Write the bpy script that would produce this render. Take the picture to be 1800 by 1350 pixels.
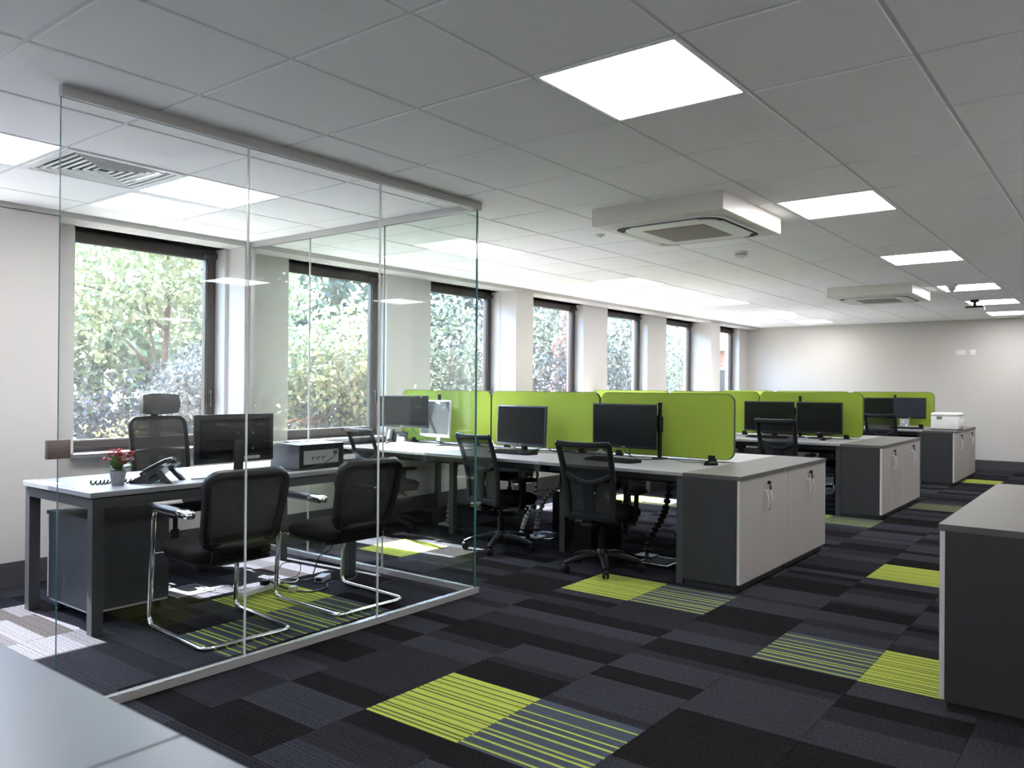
import bpy, bmesh, math, random
import numpy as np
from mathutils import Vector, Matrix, Euler

for o in list(bpy.data.objects):
    bpy.data.objects.remove(o)
SC = bpy.context.scene
COL = SC.collection
PI = math.pi

# ---------------------------------------------------------------- camera
CAM_H, FPX, CX, CY = 1.297, 1382.0, 1002.7, 675.0
YAW, PITCH, ROLL = 0.6224, 0.0029, 0.0074
fwd = Vector((-math.sin(YAW) * math.cos(PITCH), math.cos(YAW) * math.cos(PITCH), math.sin(PITCH)))
rgt = Vector((math.cos(YAW), math.sin(YAW), 0))
upv = rgt.cross(fwd)
c_, s_ = math.cos(ROLL), math.sin(ROLL)
cam_x = rgt * c_ + upv * s_
cam_y = upv * c_ - rgt * s_
cam_data = bpy.data.cameras.new('camera')
cam = bpy.data.objects.new('camera', cam_data)
COL.objects.link(cam)
cam.matrix_world = Matrix(((cam_x.x, cam_y.x, -fwd.x, 0), (cam_x.y, cam_y.y, -fwd.y, 0),
                           (cam_x.z, cam_y.z, -fwd.z, CAM_H), (0, 0, 0, 1)))
cam_data.sensor_fit = 'HORIZONTAL'
cam_data.sensor_width = 36.0
cam_data.lens = FPX / 1800.0 * 36.0
cam_data.shift_x = -(CX - 900.0) / 1800.0
cam_data.shift_y = (CY - 675.0) / 1800.0
cam_data.clip_start = 0.05
cam_data.clip_end = 300
cam_data.dof.use_dof = True
cam_data.dof.focus_distance = 4.8
cam_data.dof.aperture_fstop = 3.6
SC.camera = cam


def project(p):
    d = Vector(p) - Vector((0, 0, CAM_H))
    z = d.dot(fwd)
    if z < 0.05:
        return None
    return CX + FPX * d.dot(cam_x) / z, CY - FPX * d.dot(cam_y) / z


# ---------------------------------------------------------------- world, sun, exposure
SUN_DIR = Vector((1.0, 0.06, -1.12)).normalized()      # the way the light travels
world = bpy.data.worlds.new('sky')
SC.world = world
world.use_nodes = True
nt = world.node_tree
nt.nodes.clear()
sky = nt.nodes.new('ShaderNodeTexSky')
sky.sky_type = 'NISHITA'
sky.sun_disc = False
sky.sun_elevation = math.asin(-SUN_DIR.z)
sky.sun_rotation = math.radians(-87)
sky.air_density = 1.0
sky.dust_density = 0.8
bg = nt.nodes.new('ShaderNodeBackground')
bg.inputs['Strength'].default_value = 3.2
wo = nt.nodes.new('ShaderNodeOutputWorld')
nt.links.new(sky.outputs[0], bg.inputs['Color'])
nt.links.new(bg.outputs[0], wo.inputs['Surface'])

sun_data = bpy.data.lights.new('sun', 'SUN')
sun_data.energy = 62.0
sun_data.angle = math.radians(0.55)
sun_data.color = (1.0, 0.985, 0.965)
sun = bpy.data.objects.new('sun', sun_data)
COL.objects.link(sun)
sun.location = (-12, 3, 14)
sun.rotation_euler = SUN_DIR.to_track_quat('-Z', 'Y').to_euler()

PANEL_EMISSION = 14.0

vs = SC.view_settings
vs.view_transform = 'Standard'
vs.look = 'None'
vs.gamma = 1.0
vs.use_curve_mapping = False
vs.exposure = 0.95
cyc = SC.cycles
cyc.max_bounces = 12
cyc.diffuse_bounces = 8
cyc.glossy_bounces = 4
cyc.transmission_bounces = 6
cyc.transparent_max_bounces = 40
cyc.caustics_reflective = False
cyc.caustics_refractive = False
cyc.sample_clamp_indirect = 40.0
cyc.use_denoising = True

# ---------------------------------------------------------------- the room's measures
H = 2.4386            # ceiling
XA = -5.81            # face of the bulkhead and the columns
XB = -6.05            # face of the wall between and under the windows
XF = -6.22            # window frames
XR = 2.385             # right wall, unseen, set close for more bounce
Y0, Y1 = -1.12, 14.3  # wall behind the camera, drawn in for more bounce; far wall
GX0, GY0 = -3.6133, 1.6673   # a crossing of the ceiling grid (0.6 m)
TX0, TY0 = -2.4954, 2.5881   # a corner of the carpet tile grid (0.5 m)
WIN_R = [1.855 + 1.7172 * k for k in range(8)]   # far jamb of each window
WIN_R[0] += 0.06
WIN_ALL = [WIN_R[1] - 1.7172 * 2] + WIN_R
WIN_W = 1.12
DESK = 0.735

# ---------------------------------------------------------------- materials
MATS = {}


def mat(name, color=(0.8, 0.8, 0.8), rough=0.5, metal=0.0, spec=0.5, noise=0.0, nscale=40.0, bump=0.0, bscale=300.0,
        coat=0.0, emit=0.0, sheen=0.0, aniso=None):
    if name in MATS:
        return MATS[name]
    m = bpy.data.materials.new(name)
    m.use_nodes = True
    t = m.node_tree
    b = t.nodes['Principled BSDF']
    b.inputs['Base Color'].default_value = (*color, 1)
    b.inputs['Roughness'].default_value = rough
    b.inputs['Metallic'].default_value = metal
    b.inputs['Specular IOR Level'].default_value = spec
    if coat:
        b.inputs['Coat Weight'].default_value = coat
    if sheen:
        b.inputs['Sheen Weight'].default_value = sheen
    if emit:
        b.inputs['Emission Color'].default_value = (1, 1, 1, 1)
        b.inputs['Emission Strength'].default_value = emit
    if noise or bump:
        tc = t.nodes.new('ShaderNodeTexCoord')
        mp = t.nodes.new('ShaderNodeMapping')
        if aniso:
            mp.inputs['Scale'].default_value = aniso
        t.links.new(tc.outputs['Object'], mp.inputs['Vector'])
    if noise:
        n = t.nodes.new('ShaderNodeTexNoise')
        n.inputs['Scale'].default_value = nscale
        n.inputs['Detail'].default_value = 4
        t.links.new(mp.outputs[0], n.inputs['Vector'])
        mr = t.nodes.new('ShaderNodeMapRange')
        mr.inputs['From Min'].default_value = 0.25
        mr.inputs['From Max'].default_value = 0.75
        mr.inputs['To Min'].default_value = 1 - noise
        mr.inputs['To Max'].default_value = 1 + noise
        t.links.new(n.outputs['Fac'], mr.inputs['Value'])
        mx = t.nodes.new('ShaderNodeMix')
        mx.data_type = 'RGBA'
        mx.blend_type = 'MULTIPLY'
        mx.inputs['Factor'].default_value = 1
        mx.inputs['A'].default_value = (*color, 1)
        t.links.new(mr.outputs[0], mx.inputs['B'])
        t.links.new(mx.outputs['Result'], b.inputs['Base Color'])
    if bump:
        n2 = t.nodes.new('ShaderNodeTexNoise')
        n2.inputs['Scale'].default_value = bscale
        n2.inputs['Detail'].default_value = 3
        t.links.new(mp.outputs[0], n2.inputs['Vector'])
        bm_ = t.nodes.new('ShaderNodeBump')
        bm_.inputs['Strength'].default_value = bump
        bm_.inputs['Distance'].default_value = 0.002
        t.links.new(n2.outputs['Fac'], bm_.inputs['Height'])
        t.links.new(bm_.outputs[0], b.inputs['Normal'])
    MATS[name] = m
    return m


def see_through(name, tint, f0=0.04, haze=0.0):
    """thin flat glass: the light goes straight through, and mirrors more and more towards grazing angles"""
    m = bpy.data.materials.new(name)
    m.use_nodes = True
    t = m.node_tree
    t.nodes.clear()
    lw = t.nodes.new('ShaderNodeLayerWeight')
    lw.inputs['Blend'].default_value = 0.5
    pw = t.nodes.new('ShaderNodeMath')
    pw.operation = 'POWER'
    pw.inputs[1].default_value = 5
    t.links.new(lw.outputs['Facing'], pw.inputs[0])
    ma = t.nodes.new('ShaderNodeMath')
    ma.operation = 'MULTIPLY_ADD'
    ma.inputs[1].default_value = 1 - f0
    ma.inputs[2].default_value = f0
    t.links.new(pw.outputs[0], ma.inputs[0])
    tr = t.nodes.new('ShaderNodeBsdfTransparent')
    tr.inputs['Color'].default_value = (*tint, 1)
    gl = t.nodes.new('ShaderNodeBsdfGlossy')
    gl.inputs['Roughness'].default_value = 0.0
    mix = t.nodes.new('ShaderNodeMixShader')
    t.links.new(ma.outputs[0], mix.inputs['Fac'])
    t.links.new(tr.outputs[0], mix.inputs[1])
    t.links.new(gl.outputs[0], mix.inputs[2])
    out = t.nodes.new('ShaderNodeOutputMaterial')
    last = mix
    if haze:                                        # a film of dust that scatters a little of the sun
        tc = t.nodes.new('ShaderNodeTexCoord')
        mp = t.nodes.new('ShaderNodeMapping')
        mp.inputs['Scale'].default_value = (1, 5, 0.7)
        nz = t.nodes.new('ShaderNodeTexNoise')
        nz.inputs['Scale'].default_value = 3.2
        nz.inputs['Detail'].default_value = 4
        t.links.new(tc.outputs['Object'], mp.inputs['Vector'])
        t.links.new(mp.outputs[0], nz.inputs['Vector'])
        mr = t.nodes.new('ShaderNodeMapRange')
        mr.inputs['From Min'].default_value = 0.3
        mr.inputs['From Max'].default_value = 0.7
        mr.inputs['To Min'].default_value = haze * 0.6
        mr.inputs['To Max'].default_value = haze * 1.4
        t.links.new(nz.outputs['Fac'], mr.inputs['Value'])
        tl = t.nodes.new('ShaderNodeBsdfTranslucent')
        tl.inputs['Color'].default_value = (0.9, 0.93, 0.96, 1)
        last = t.nodes.new('ShaderNodeMixShader')
        t.links.new(mr.outputs[0], last.inputs['Fac'])
        t.links.new(mix.outputs[0], last.inputs[1])
        t.links.new(tl.outputs[0], last.inputs[2])
    t.links.new(last.outputs[0], out.inputs['Surface'])
    MATS[name] = m
    return m


def mesh_fabric(name, color, open_part, scale=260.0):
    """woven net: dark threads with holes between them"""
    m = bpy.data.materials.new(name)
    m.use_nodes = True
    t = m.node_tree
    b = t.nodes['Principled BSDF']
    b.inputs['Base Color'].default_value = (*color, 1)
    b.inputs['Roughness'].default_value = 0.7
    tr = t.nodes.new('ShaderNodeBsdfTransparent')
    mix = t.nodes.new('ShaderNodeMixShader')
    mix.inputs['Fac'].default_value = open_part
    out = t.nodes['Material Output']
    t.links.new(b.outputs[0], mix.inputs[1])
    t.links.new(tr.outputs[0], mix.inputs[2])
    t.links.new(mix.outputs[0], out.inputs['Surface'])
    MATS[name] = m
    return m


def leaf_mat(name, c1, c2, trans=0.45):
    m = bpy.data.materials.new(name)
    m.use_nodes = True
    t = m.node_tree
    t.nodes.clear()
    at = t.nodes.new('ShaderNodeAttribute')
    at.attribute_name = 'tone'
    rp = t.nodes.new('ShaderNodeValToRGB')
    rp.color_ramp.elements[0].color = (*c1, 1)
    rp.color_ramp.elements[1].color = (*c2, 1)
    t.links.new(at.outputs['Fac'], rp.inputs['Fac'])
    d = t.nodes.new('ShaderNodeBsdfPrincipled')
    d.inputs['Roughness'].default_value = 0.42
    tl = t.nodes.new('ShaderNodeBsdfTranslucent')
    t.links.new(rp.outputs[0], d.inputs['Base Color'])
    t.links.new(rp.outputs[0], tl.inputs['Color'])
    mix = t.nodes.new('ShaderNodeMixShader')
    mix.inputs['Fac'].default_value = trans
    t.links.new(d.outputs[0], mix.inputs[1])
    t.links.new(tl.outputs[0], mix.inputs[2])
    out = t.nodes.new('ShaderNodeOutputMaterial')
    t.links.new(mix.outputs[0], out.inputs['Surface'])
    MATS[name] = m
    return m


def brick_mat(name, c1, c2, mortar, scale=1.0, axis='Y'):
    m = bpy.data.materials.new(name)
    m.use_nodes = True
    t = m.node_tree
    b = t.nodes['Principled BSDF']
    b.inputs['Roughness'].default_value = 0.85
    tc = t.nodes.new('ShaderNodeTexCoord')
    mp = t.nodes.new('ShaderNodeMapping')
    mp.inputs['Rotation'].default_value = (PI / 2, 0, 0) if axis == 'Y' else (PI / 2, 0, PI / 2)
    t.links.new(tc.outputs['Object'], mp.inputs['Vector'])
    br = t.nodes.new('ShaderNodeTexBrick')
    br.inputs['Color1'].default_value = (*c1, 1)
    br.inputs['Color2'].default_value = (*c2, 1)
    br.inputs['Mortar'].default_value = (*mortar, 1)
    br.inputs['Scale'].default_value = 1.0
    br.inputs['Brick Width'].default_value = 0.225
    br.inputs['Row Height'].default_value = 0.075
    br.inputs['Mortar Size'].default_value = 0.006
    t.links.new(mp.outputs[0], br.inputs['Vector'])
    t.links.new(br.outputs['Color'], b.inputs['Base Color'])
    MATS[name] = m
    return m


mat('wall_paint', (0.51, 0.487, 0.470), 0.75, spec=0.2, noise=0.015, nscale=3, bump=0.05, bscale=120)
mat('wall_bounce', (0.88, 0.865, 0.85), 0.6, spec=0.2, noise=0.015, nscale=3, bump=0.05, bscale=120)  # for the unseen walls, whiter than the others to throw light back
mat('ceiling_tile', (0.94, 0.925, 0.93), 0.9, spec=0.1, noise=0.03, nscale=160, bump=0.25, bscale=420)
mat('ceiling_tee', (0.72, 0.72, 0.72), 0.45, spec=0.3, noise=0.01)
mat('panel_rim', (0.85, 0.85, 0.85), 0.35, noise=0.01)
mat('panel_light', (0.9, 0.9, 0.9), 0.5, emit=PANEL_EMISSION)
mat('skirting', (0.0553, 0.0527, 0.0561), 0.55, spec=0.3, noise=0.05, nscale=8)
mat('bronze_frame', (0.0317, 0.0220, 0.0185), 0.38, spec=0.5, noise=0.05, nscale=10)
mat('bronze_dark', (0.0210, 0.0168, 0.0154), 0.4, noise=0.05)
mat('sill_white', (0.22, 0.22, 0.23), 0.3, noise=0.01, nscale=5)
mat('sill_edge', (0.16, 0.165, 0.18), 0.4, noise=0.02)
mat('alu_rail', (0.52, 0.51, 0.50), 0.36, metal=0.55, noise=0.03, nscale=6)
mat('alu_bright', (0.80, 0.80, 0.80), 0.25, metal=0.8, noise=0.02)
mat('lock_metal', (0.20, 0.16, 0.145), 0.4, metal=0.3, noise=0.06, nscale=200)
mat('glass_edge', (0.05, 0.19, 0.19), 0.15, spec=0.8, noise=0.05, nscale=4)
mat('glass_joint', (0.62, 0.63, 0.62), 0.3, noise=0.02)
see_through('glass_front', (0.972, 0.982, 0.978), f0=0.02)
see_through('glass_side', (0.925, 0.962, 0.945))
see_through('glass_window', (0.965, 0.975, 0.97), f0=0.035, haze=0.003)
mat('desk_top', (0.3010, 0.2967, 0.3010), 0.42, spec=0.45, noise=0.02, nscale=60)
mat('desk_top_sky_tint', (0.1591, 0.1978, 0.2795), 0.34, spec=0.5, noise=0.02, nscale=60)  # grey top with the blue reflection of the sky put into its colour
mat('desk_top_pale', (0.225, 0.232, 0.255), 0.36, spec=0.5, noise=0.02, nscale=60)
mat('desk_edge', (0.2550, 0.2550, 0.2677), 0.45, noise=0.02)
mat('desk_leg', (0.0433, 0.0446, 0.0495), 0.42, spec=0.45, noise=0.03)
mat('cab_dark', (0.0288, 0.0288, 0.0317), 0.5, spec=0.35, noise=0.04, nscale=30)
mat('cab_top_edge', (0.075, 0.073, 0.073), 0.45, noise=0.03)
mat('cab_top', (0.150, 0.140, 0.135), 0.55, spec=0.25, noise=0.02, nscale=50)
mat('cab_door', (0.3200, 0.3000, 0.2880), 0.5, spec=0.35, noise=0.015, nscale=12)
mat('cab_door_edge', (0.50, 0.49, 0.49), 0.4, noise=0.01)
mat('cab_plinth', (0.0090, 0.0090, 0.0096), 0.6, noise=0.05)
mat('chrome', (0.82, 0.82, 0.83), 0.08, metal=1.0, noise=0.01)
mat('steel_satin', (0.62, 0.62, 0.63), 0.38, metal=0.55, noise=0.02)
mat('key_black', (0.0084, 0.0084, 0.0091), 0.4, noise=0.05)
mat('screen_green', (0.2420, 0.3300, 0.0396), 0.85, spec=0.15, noise=0.05, nscale=420, bump=0.2, bscale=700, sheen=0.1)
mat('screen_trim', (0.02, 0.026, 0.012), 0.6, noise=0.05)
mat('black_plastic', (0.0048, 0.0049, 0.0056), 0.42, spec=0.2, noise=0.06, nscale=90)
mat('dark_plastic', (0.0084, 0.0087, 0.0101), 0.45, spec=0.2, noise=0.06, nscale=90)
mat('chair_shell', (0.0116, 0.0122, 0.0149), 0.45, spec=0.2, noise=0.05, nscale=60)
mat('black_fabric', (0.0037, 0.0034, 0.0035), 0.85, spec=0.08, noise=0.15, nscale=500, bump=0.15, bscale=800)
mat('brown_fabric', (0.0091, 0.0080, 0.0077), 0.85, spec=0.08, noise=0.15, nscale=500, bump=0.15, bscale=800)
mat('grey_leather', (0.0300, 0.0288, 0.0300), 0.5, spec=0.4, noise=0.08, nscale=120, bump=0.1, bscale=300)
mesh_fabric('net_open', (0.006, 0.006, 0.007), 0.36)
mesh_fabric('net_exec', (0.010, 0.009, 0.010), 0.22)
mesh_fabric('net_close', (0.006, 0.0058, 0.0068), 0.12)
mat('bezel_black', (0.0108, 0.0114, 0.0138), 0.35, spec=0.25, noise=0.05)
mat('bezel_blue', (0.0280, 0.0320, 0.0464), 0.35, spec=0.5, noise=0.05)
mat('bezel_silver', (0.36, 0.37, 0.40), 0.3, metal=0.4, noise=0.03)
mat('lcd', (0.0049, 0.0051, 0.0061), 0.22, spec=0.22, noise=0.02, nscale=3)
mat('lcd_grey', (0.05, 0.053, 0.06), 0.3, spec=0.35, noise=0.08, nscale=30)
mat('lcd_blue', (0.022, 0.024, 0.040), 0.25, spec=0.3, noise=0.03)
mat('monitor_back', (0.0046, 0.0048, 0.0062), 0.12, spec=0.16, noise=0.03)
mat('logo_grey', (0.35, 0.35, 0.37), 0.4, noise=0.03)
mat('screw', (0.7, 0.7, 0.72), 0.3, metal=1, noise=0.02)
mat('phone_black', (0.0084, 0.0087, 0.0102), 0.28, spec=0.55, noise=0.05)
mat('phone_grey', (0.22, 0.22, 0.23), 0.4, noise=0.05)
mat('pot_grey', (0.25, 0.255, 0.265), 0.5, noise=0.05, nscale=60)
mat('soil', (0.02, 0.013, 0.009), 0.95, noise=0.4, nscale=200)
mat('plant_leaf', (0.085, 0.21, 0.04), 0.42, spec=0.5, noise=0.25, nscale=60)
mat('petal_red', (0.4675, 0.0102, 0.0119), 0.55, noise=0.2, nscale=150)
mat('cable_black', (0.010, 0.010, 0.011), 0.5, noise=0.05)
mat('cable_white', (0.72, 0.72, 0.72), 0.5, noise=0.03)
mat('cable_grey', (0.32, 0.32, 0.33), 0.5, noise=0.03)
mat('white_plastic', (0.7020, 0.6930, 0.6885), 0.38, noise=0.02, nscale=15)
mat('cream_plastic', (0.7040, 0.6732, 0.6248), 0.45, noise=0.015, nscale=8)
mat('ac_grille', (0.30, 0.26, 0.235), 0.7, noise=0.05, nscale=150)
mat('slot_black', (0.008, 0.008, 0.009), 0.7, noise=0.05)
mat('vent_white', (0.76, 0.76, 0.765), 0.4, noise=0.02)
mat('vent_dark', (0.06, 0.065, 0.065), 0.6, noise=0.1)
mat('ped_dark', (0.0397, 0.0422, 0.0486), 0.45, spec=0.4, noise=0.04, nscale=40)
mat('ped_pale', (0.50, 0.50, 0.51), 0.45, noise=0.02)
mat('printer_dark', (0.0400, 0.0440, 0.0560), 0.4, spec=0.45, noise=0.05)
mat('printer_plate', (0.30, 0.31, 0.30), 0.5, noise=0.04, nscale=40)
mat('yellow_note', (0.55, 0.55, 0.05), 0.7, noise=0.05)
mat('bark', (0.11, 0.075, 0.055), 0.9, noise=0.35, nscale=18, bump=0.6, bscale=40)
mat('red_bark', (0.30, 0.13, 0.10), 0.9, noise=0.3, nscale=14, bump=0.6, bscale=40)
mat('grass', (0.059, 0.077, 0.035), 0.9, noise=0.4, nscale=3, bump=0.5, bscale=60)
mat('roof_tile', (0.22, 0.09, 0.06), 0.8, noise=0.3, nscale=25)
mat('soffit_white', (0.75, 0.74, 0.72), 0.5, noise=0.03)
brick_mat('red_brick', (0.40, 0.13, 0.075), (0.30, 0.095, 0.06), (0.42, 0.36, 0.30), axis='Y')
brick_mat('red_brick_x', (0.40, 0.13, 0.075), (0.30, 0.095, 0.06), (0.42, 0.36, 0.30), axis='X')
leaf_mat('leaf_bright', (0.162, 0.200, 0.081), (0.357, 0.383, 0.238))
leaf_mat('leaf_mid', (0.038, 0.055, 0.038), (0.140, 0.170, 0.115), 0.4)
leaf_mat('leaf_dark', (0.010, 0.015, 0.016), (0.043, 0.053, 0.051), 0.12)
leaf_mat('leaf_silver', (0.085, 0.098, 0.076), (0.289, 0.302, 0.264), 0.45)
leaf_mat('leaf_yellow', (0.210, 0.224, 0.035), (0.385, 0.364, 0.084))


def carpet_mat(name, bands, fine=0.0, mottling=0.40):
    """bands: (start 0..1 across the tile, colour); UV runs 0..1 over one tile, the pile lies along U"""
    m = bpy.data.materials.new(name)
    m.use_nodes = True
    t = m.node_tree
    b = t.nodes['Principled BSDF']
    b.inputs['Roughness'].default_value = 0.95
    b.inputs['Specular IOR Level'].default_value = 0.0
    uv = t.nodes.new('ShaderNodeUVMap')
    uv.uv_map = 'uv'
    sx = t.nodes.new('ShaderNodeSeparateXYZ')
    t.links.new(uv.outputs[0], sx.inputs[0])
    # the edges of the bands wander by a thread or two
    rp = t.nodes.new('ShaderNodeValToRGB')
    cr = rp.color_ramp
    cr.interpolation = 'CONSTANT'
    while len(cr.elements) > 1:
        cr.elements.remove(cr.elements[-1])
    for k, (p, c) in enumerate(bands):
        e = cr.elements[0] if k == 0 else cr.elements.new(p)
        e.position = p
        e.color = (*c, 1)
    t.links.new(sx.outputs['Y'], rp.inputs['Fac'])
    geo = t.nodes.new('ShaderNodeTexCoord')
    mp = t.nodes.new('ShaderNodeMapping')
    mp.inputs['Scale'].default_value = (1.0, 2.2, 1.0)
    t.links.new(geo.outputs['Object'], mp.inputs['Vector'])
    n = t.nodes.new('ShaderNodeTexNoise')
    n.inputs['Scale'].default_value = 95
    n.inputs['Detail'].default_value = 4
    t.links.new(mp.outputs[0], n.inputs['Vector'])
    mr = t.nodes.new('ShaderNodeMapRange')
    mr.inputs['From Min'].default_value = 0.25
    mr.inputs['From Max'].default_value = 0.75
    mr.inputs['To Min'].default_value = 1 - mottling * 1.6
    mr.inputs['To Max'].default_value = 1 + mottling * 1.6
    t.links.new(n.outputs['Fac'], mr.inputs['Value'])
    n2 = t.nodes.new('ShaderNodeTexNoise')
    n2.noise_dimensions = '1D'
    n2.inputs['Scale'].default_value = 55
    n2.inputs['Detail'].default_value = 2
    t.links.new(sx.outputs['Y'], n2.inputs['W'])
    mr2 = t.nodes.new('ShaderNodeMapRange')
    mr2.inputs['From Min'].default_value = 0.3
    mr2.inputs['From Max'].default_value = 0.7
    mr2.inputs['To Min'].default_value = 1 - 0.16 - fine
    mr2.inputs['To Max'].default_value = 1 + 0.16 + fine
    t.links.new(n2.outputs['Fac'], mr2.inputs['Value'])
    rib = t.nodes.new('ShaderNodeMath')
    rib.operation = 'MULTIPLY'
    rib.inputs[1].default_value = 2 * PI * 34
    t.links.new(sx.outputs['Y'], rib.inputs[0])
    sn = t.nodes.new('ShaderNodeMath')
    sn.operation = 'SINE'
    t.links.new(rib.outputs[0], sn.inputs[0])
    rb = t.nodes.new('ShaderNodeMath')
    rb.operation = 'MULTIPLY_ADD'
    rb.inputs[1].default_value = 0.16 + fine
    rb.inputs[2].default_value = 1.0
    t.links.new(sn.outputs[0], rb.inputs[0])
    m0 = t.nodes.new('ShaderNodeMath')
    m0.operation = 'MULTIPLY'
    t.links.new(mr2.outputs[0], m0.inputs[0])
    t.links.new(rb.outputs[0], m0.inputs[1])
    mu = t.nodes.new('ShaderNodeMath')
    mu.operation = 'MULTIPLY'
    t.links.new(mr.outputs[0], mu.inputs[0])
    t.links.new(m0.outputs[0], mu.inputs[1])
    mx = t.nodes.new('ShaderNodeMix')
    mx.data_type = 'RGBA'
    mx.blend_type = 'MULTIPLY'
    mx.inputs['Factor'].default_value = 1
    t.links.new(rp.outputs['Color'], mx.inputs['A'])
    t.links.new(mu.outputs[0], mx.inputs['B'])
    t.links.new(mx.outputs['Result'], b.inputs['Base Color'])
    bm_ = t.nodes.new('ShaderNodeBump')
    bm_.inputs['Strength'].default_value = 0.5
    bm_.inputs['Distance'].default_value = 0.003
    t.links.new(n.outputs['Fac'], bm_.inputs['Height'])
    t.links.new(bm_.outputs[0], b.inputs['Normal'])
    MATS[name] = m
    return m


# ---------------------------------------------------------------- mesh building
class MB:
    def __init__(self):
        self.v, self.f, self.m = [], [], []

    def add(self, vs_, fs_, mi=0, M=None):
        k = len(self.v)
        if M is not None:
            vs_ = [M @ Vector(p) for p in vs_]
        self.v.extend([tuple(p) for p in vs_])
        self.f.extend([tuple(i + k for i in q) for q in fs_])
        self.m.extend([mi] * len(fs_))
        return self

    def box(self, x0, x1, y0, y1, z0, z1, mi=0, M=None):
        vs_ = [(x0, y0, z0), (x1, y0, z0), (x1, y1, z0), (x0, y1, z0), (x0, y0, z1), (x1, y0, z1), (x1, y1, z1), (x0, y1, z1)]
        return self.add(vs_, [(3, 2, 1, 0), (4, 5, 6, 7), (0, 1, 5, 4), (1, 2, 6, 5), (2, 3, 7, 6), (3, 0, 4, 7)], mi, M)

    def rbox(self, x0, x1, y0, y1, z0, z1, r=0.01, seg=2, mi=0, M=None):
        b = bmesh.new()
        bmesh.ops.create_cube(b, size=1.0)
        for q in b.verts:
            q.co = Vector(((x0 + x1) / 2 + q.co.x * (x1 - x0), (y0 + y1) / 2 + q.co.y * (y1 - y0), (z0 + z1) / 2 + q.co.z * (z1 - z0)))
        bmesh.ops.bevel(b, geom=list(b.edges), offset=min(r, 0.49 * min(x1 - x0, y1 - y0, z1 - z0)), segments=seg, profile=0.5, affect='EDGES')
        b.verts.index_update()
        vs_ = [tuple(q.co) for q in b.verts]
        fs_ = [tuple(q.index for q in p.verts) for p in b.faces]
        b.free()
        return self.add(vs_, fs_, mi, M)

    def prism(self, poly, d0, d1, plane='xz', mi=0, M=None):
        """a flat outline (list of 2D points) given a thickness along the third axis"""
        def P(a, b_, d):
            return {'xz': (a, d, b_), 'xy': (a, b_, d), 'yz': (d, a, b_)}[plane]
        n = len(poly)
        vs_ = [P(a, b_, d0) for a, b_ in poly] + [P(a, b_, d1) for a, b_ in poly]
        fs_ = [tuple(range(n)), tuple(range(2 * n - 1, n - 1, -1))]
        fs_ += [(i, i + n, (i + 1) % n + n, (i + 1) % n) for i in range(n)]
        return self.add(vs_, fs_, mi, M)

    def tube(self, path, r, n=10, closed=False, mi=0, M=None, flat=None, hint=None):
        """a round (or elliptic, flat=(rx, ry)) bar along a path; r may be a list"""
        P = [Vector(p) for p in path]
        k = len(P)
        rs = list(r) if isinstance(r, (list, tuple)) else [r] * k
        vs_, fs_ = [], []
        prev = None
        for i in range(k):
            a = P[(i - 1) % k] if (closed or i > 0) else P[i]
            b_ = P[(i + 1) % k] if (closed or i < k - 1) else P[i]
            t = (b_ - a)
            t = t.normalized() if t.length > 1e-9 else Vector((0, 0, 1))
            if prev is None:
                h = Vector(hint) if hint else (Vector((0, 0, 1)) if abs(t.z) < 0.9 else Vector((1, 0, 0)))
                u = (h - t * h.dot(t)).normalized()
            else:
                u = prev - t * prev.dot(t)
                u = u.normalized() if u.length > 1e-6 else t.orthogonal().normalized()
            w = t.cross(u)
            prev = u
            for j in range(n):
                an = 2 * PI * j / n
                if flat:
                    cu, cw = math.cos(an), math.sin(an)
                    e = 0.45
                    cu = math.copysign(abs(cu) ** e, cu)
                    cw = math.copysign(abs(cw) ** e, cw)
                    vs_.append(P[i] + u * cu * flat[0] * rs[i] + w * cw * flat[1] * rs[i])
                else:
                    vs_.append(P[i] + u * math.cos(an) * rs[i] + w * math.sin(an) * rs[i])
        m_ = k if closed else k - 1
        for i in range(m_):
            for j in range(n):
                a, b_ = i * n + j, i * n + (j + 1) % n
                c, d = ((i + 1) % k) * n + (j + 1) % n, ((i + 1) % k) * n + j
                fs_.append((a, b_, c, d))
        if not closed:
            fs_.append(tuple(range(n - 1, -1, -1)))
            fs_.append(tuple(range((k - 1) * n, k * n)))
        return self.add(vs_, fs_, mi, M)

    def lathe(self, prof, n=24, mi=0, M=None):
        """profile of (radius, z) turned about z"""
        vs_, fs_ = [], []
        for rr, z in prof:
            for j in range(n):
                an = 2 * PI * j / n
                vs_.append((rr * math.cos(an), rr * math.sin(an), z))
        for i in range(len(prof) - 1):
            for j in range(n):
                fs_.append((i * n + j, i * n + (j + 1) % n, (i + 1) * n + (j + 1) % n, (i + 1) * n + j))
        fs_.append(tuple(range(n - 1, -1, -1)))
        fs_.append(tuple(range((len(prof) - 1) * n, len(prof) * n)))
        return self.add(vs_, fs_, mi, M)

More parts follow.
